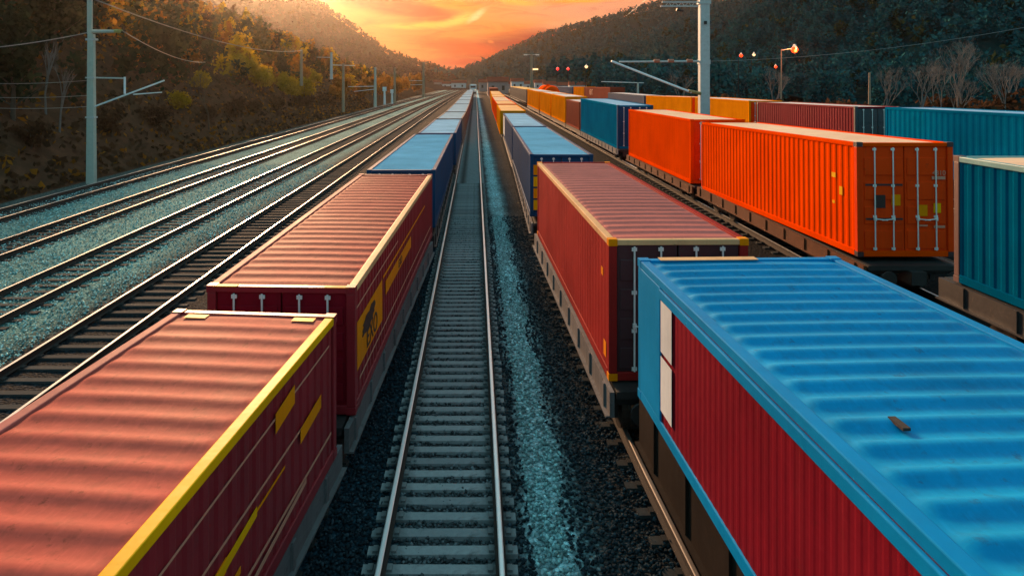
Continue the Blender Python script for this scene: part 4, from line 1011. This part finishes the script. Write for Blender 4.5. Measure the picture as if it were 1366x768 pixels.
base = t.ramp(t.m('MULTIPLY', v, 2.0), [(0.0, srgb(196,98,104)), (.025, srgb(214,104,98)), (.07, srgb(238,128,70)), (.14, srgb(250,150,66)), (.22, srgb(255,176,98)), (.7, srgb(242,176,150)), (1.0, srgb(225,165,150))])
c = base
c = t.mix(t.m('MULTIPLY', ell(Uu(500), V(60), .12, .055, -.3, .9), .8), c, srgb(255,168,84))
c = t.mix(t.m('MULTIPLY', ell(Uu(830), V(12), .24, .040, .04, .7), .95), c, srgb(238,176,158))
c = t.mix(t.m('MULTIPLY', ell(Uu(760), V(34), .10, .014, .16, .7), .8), c, srgb(246,190,160))
c = t.mix(t.m('MULTIPLY', ell(Uu(700), V(60), .165, .030, .10, .55), 1.0), c, srgb(172,50,40))
c = t.mix(t.m('MULTIPLY', ell(Uu(610), V(62), .10, .016, -.14, .6), .85), c, srgb(236,92,26))
c = t.mix(t.m('MULTIPLY', ell(Uu(655), V(84), .11, .010, -.02, .7), .7), c, srgb(200,50,34))
c = t.mix(t.m('MULTIPLY', ell(Uu(520), V(6), .150, .024, -.20, .45), 1.0), c, srgb(214,66,2))
c = t.mix(t.m('MULTIPLY', ell(Uu(600), V(6), .070, .013, -.12, .8), .9), c, srgb(255,168,10))
c = t.mix(t.m('MULTIPLY', ell(Uu(565), V(34), .105, .007, .02, .8), .9), c, srgb(255,214,90))
c = t.mix(t.m('MULTIPLY', ell(Uu(612), V(27), .050, .011, .25, .8), 1.0), c, srgb(255,222,110))
c = t.mix(t.m('MULTIPLY', ell(Uu(637), V(21), .022, .009, .7, .9), 1.0), c, srgb(255,244,190))
c = t.mix(t.m('MULTIPLY', ell(Uu(690), V(3), .045, .007, -.1, .8), .9), c, srgb(255,205,90))
c = t.mix(t.m('MULTIPLY', ell(Uu(770), V(2), .075, .006, .05, .8), .9), c, srgb(255,184,60))
c = t.mix(t.m('MULTIPLY', ell(Uu(655), V(56), .007, .003, -.1, .8), .9), c, srgb(250,140,70))
c = t.mix(t.m('MULTIPLY', ell(Uu(643), V(47), .006, .003, -.1, .8), .8), c, srgb(250,140,70))
wisp = t.noise(t.mapping(cm.outputs[0], (1,2.2,1), (7,2,0)), 18.0, 6, .62, .8)
c = t.mix(t.m('MULTIPLY', t.ramp(wisp, [(.50, 0.0), (.72, 1.0)]), .22), c, srgb(255,196,110))
c = t.mix(t.m('MULTIPLY', t.ramp(wisp, [(.30, 1.0), (.48, 0.0)]), .42), c, srgb(196,58,28))
# above the sunset band and behind the camera: cool dusk sky
front = t.m('MULTIPLY', t.ramp(sp.outputs[1], [(0.10, 0.0), (.55, 1.0)], 'EASE'), t.ramp(sp.outputs[2], [(.16, 1.0), (.52, 0.0)], 'EASE'))
cool = t.mix(t.ramp(sp.outputs[2], [(0.0, 0.0), (.5, 1.0)]), srgb(140,176,180), srgb(118,182,192))
nsc = t.mix(1.0, ns.outputs[0], (.05,.05,.05), 'MULTIPLY')
cool = t.mix(.35, cool, nsc, 'MIX')
c = t.mix(1.0, c, t.ramp(t.m('MULTIPLY', v, 2.0), [(.30, (.66,.50,.33)), (.60, 1.25)]), 'MULTIPLY')  # dims the band in view, brightens the unseen sky above it for fill
full = t.mix(front, cool, c)
# Background strength stays low; colours are divided by it so that the sky keeps the brightness set above
STR = .12; GAIN = 1.0
sc = t.new('ShaderNodeVectorMath', operation='SCALE'); t.l.new(full, sc.inputs[0]); sc.inputs['Scale'].default_value = GAIN/STR
t.l.new(sc.outputs[0], bg.inputs['Color']); bg.inputs['Strength'].default_value = STR

sun = bpy.data.lights.new('sun', 'SUN'); sun.energy = 5.0; sun.angle = R(6); sun.color = (1.0,.57,.30)
so = link('sun', sun); so.location = (-60, 120, 60)
d = Vector((math.sin(SUN_AZ)*math.cos(SUN_EL), math.cos(SUN_AZ)*math.cos(SUN_EL), math.sin(SUN_EL)))
so.rotation_euler = d.to_track_quat('Z', 'Y').to_euler()

# ------------------------------------------------------------------ render settings
S.view_settings.view_transform = 'Standard'; S.view_settings.look = 'None'; S.view_settings.exposure = .7; S.view_settings.gamma = 1
S.cycles.use_denoising = True; S.cycles.max_bounces = 5; S.cycles.diffuse_bounces = 2; S.cycles.glossy_bounces = 2; S.cycles.volume_bounces = 1
S.cycles.transparent_max_bounces = 4; S.cycles.sample_clamp_indirect = 4
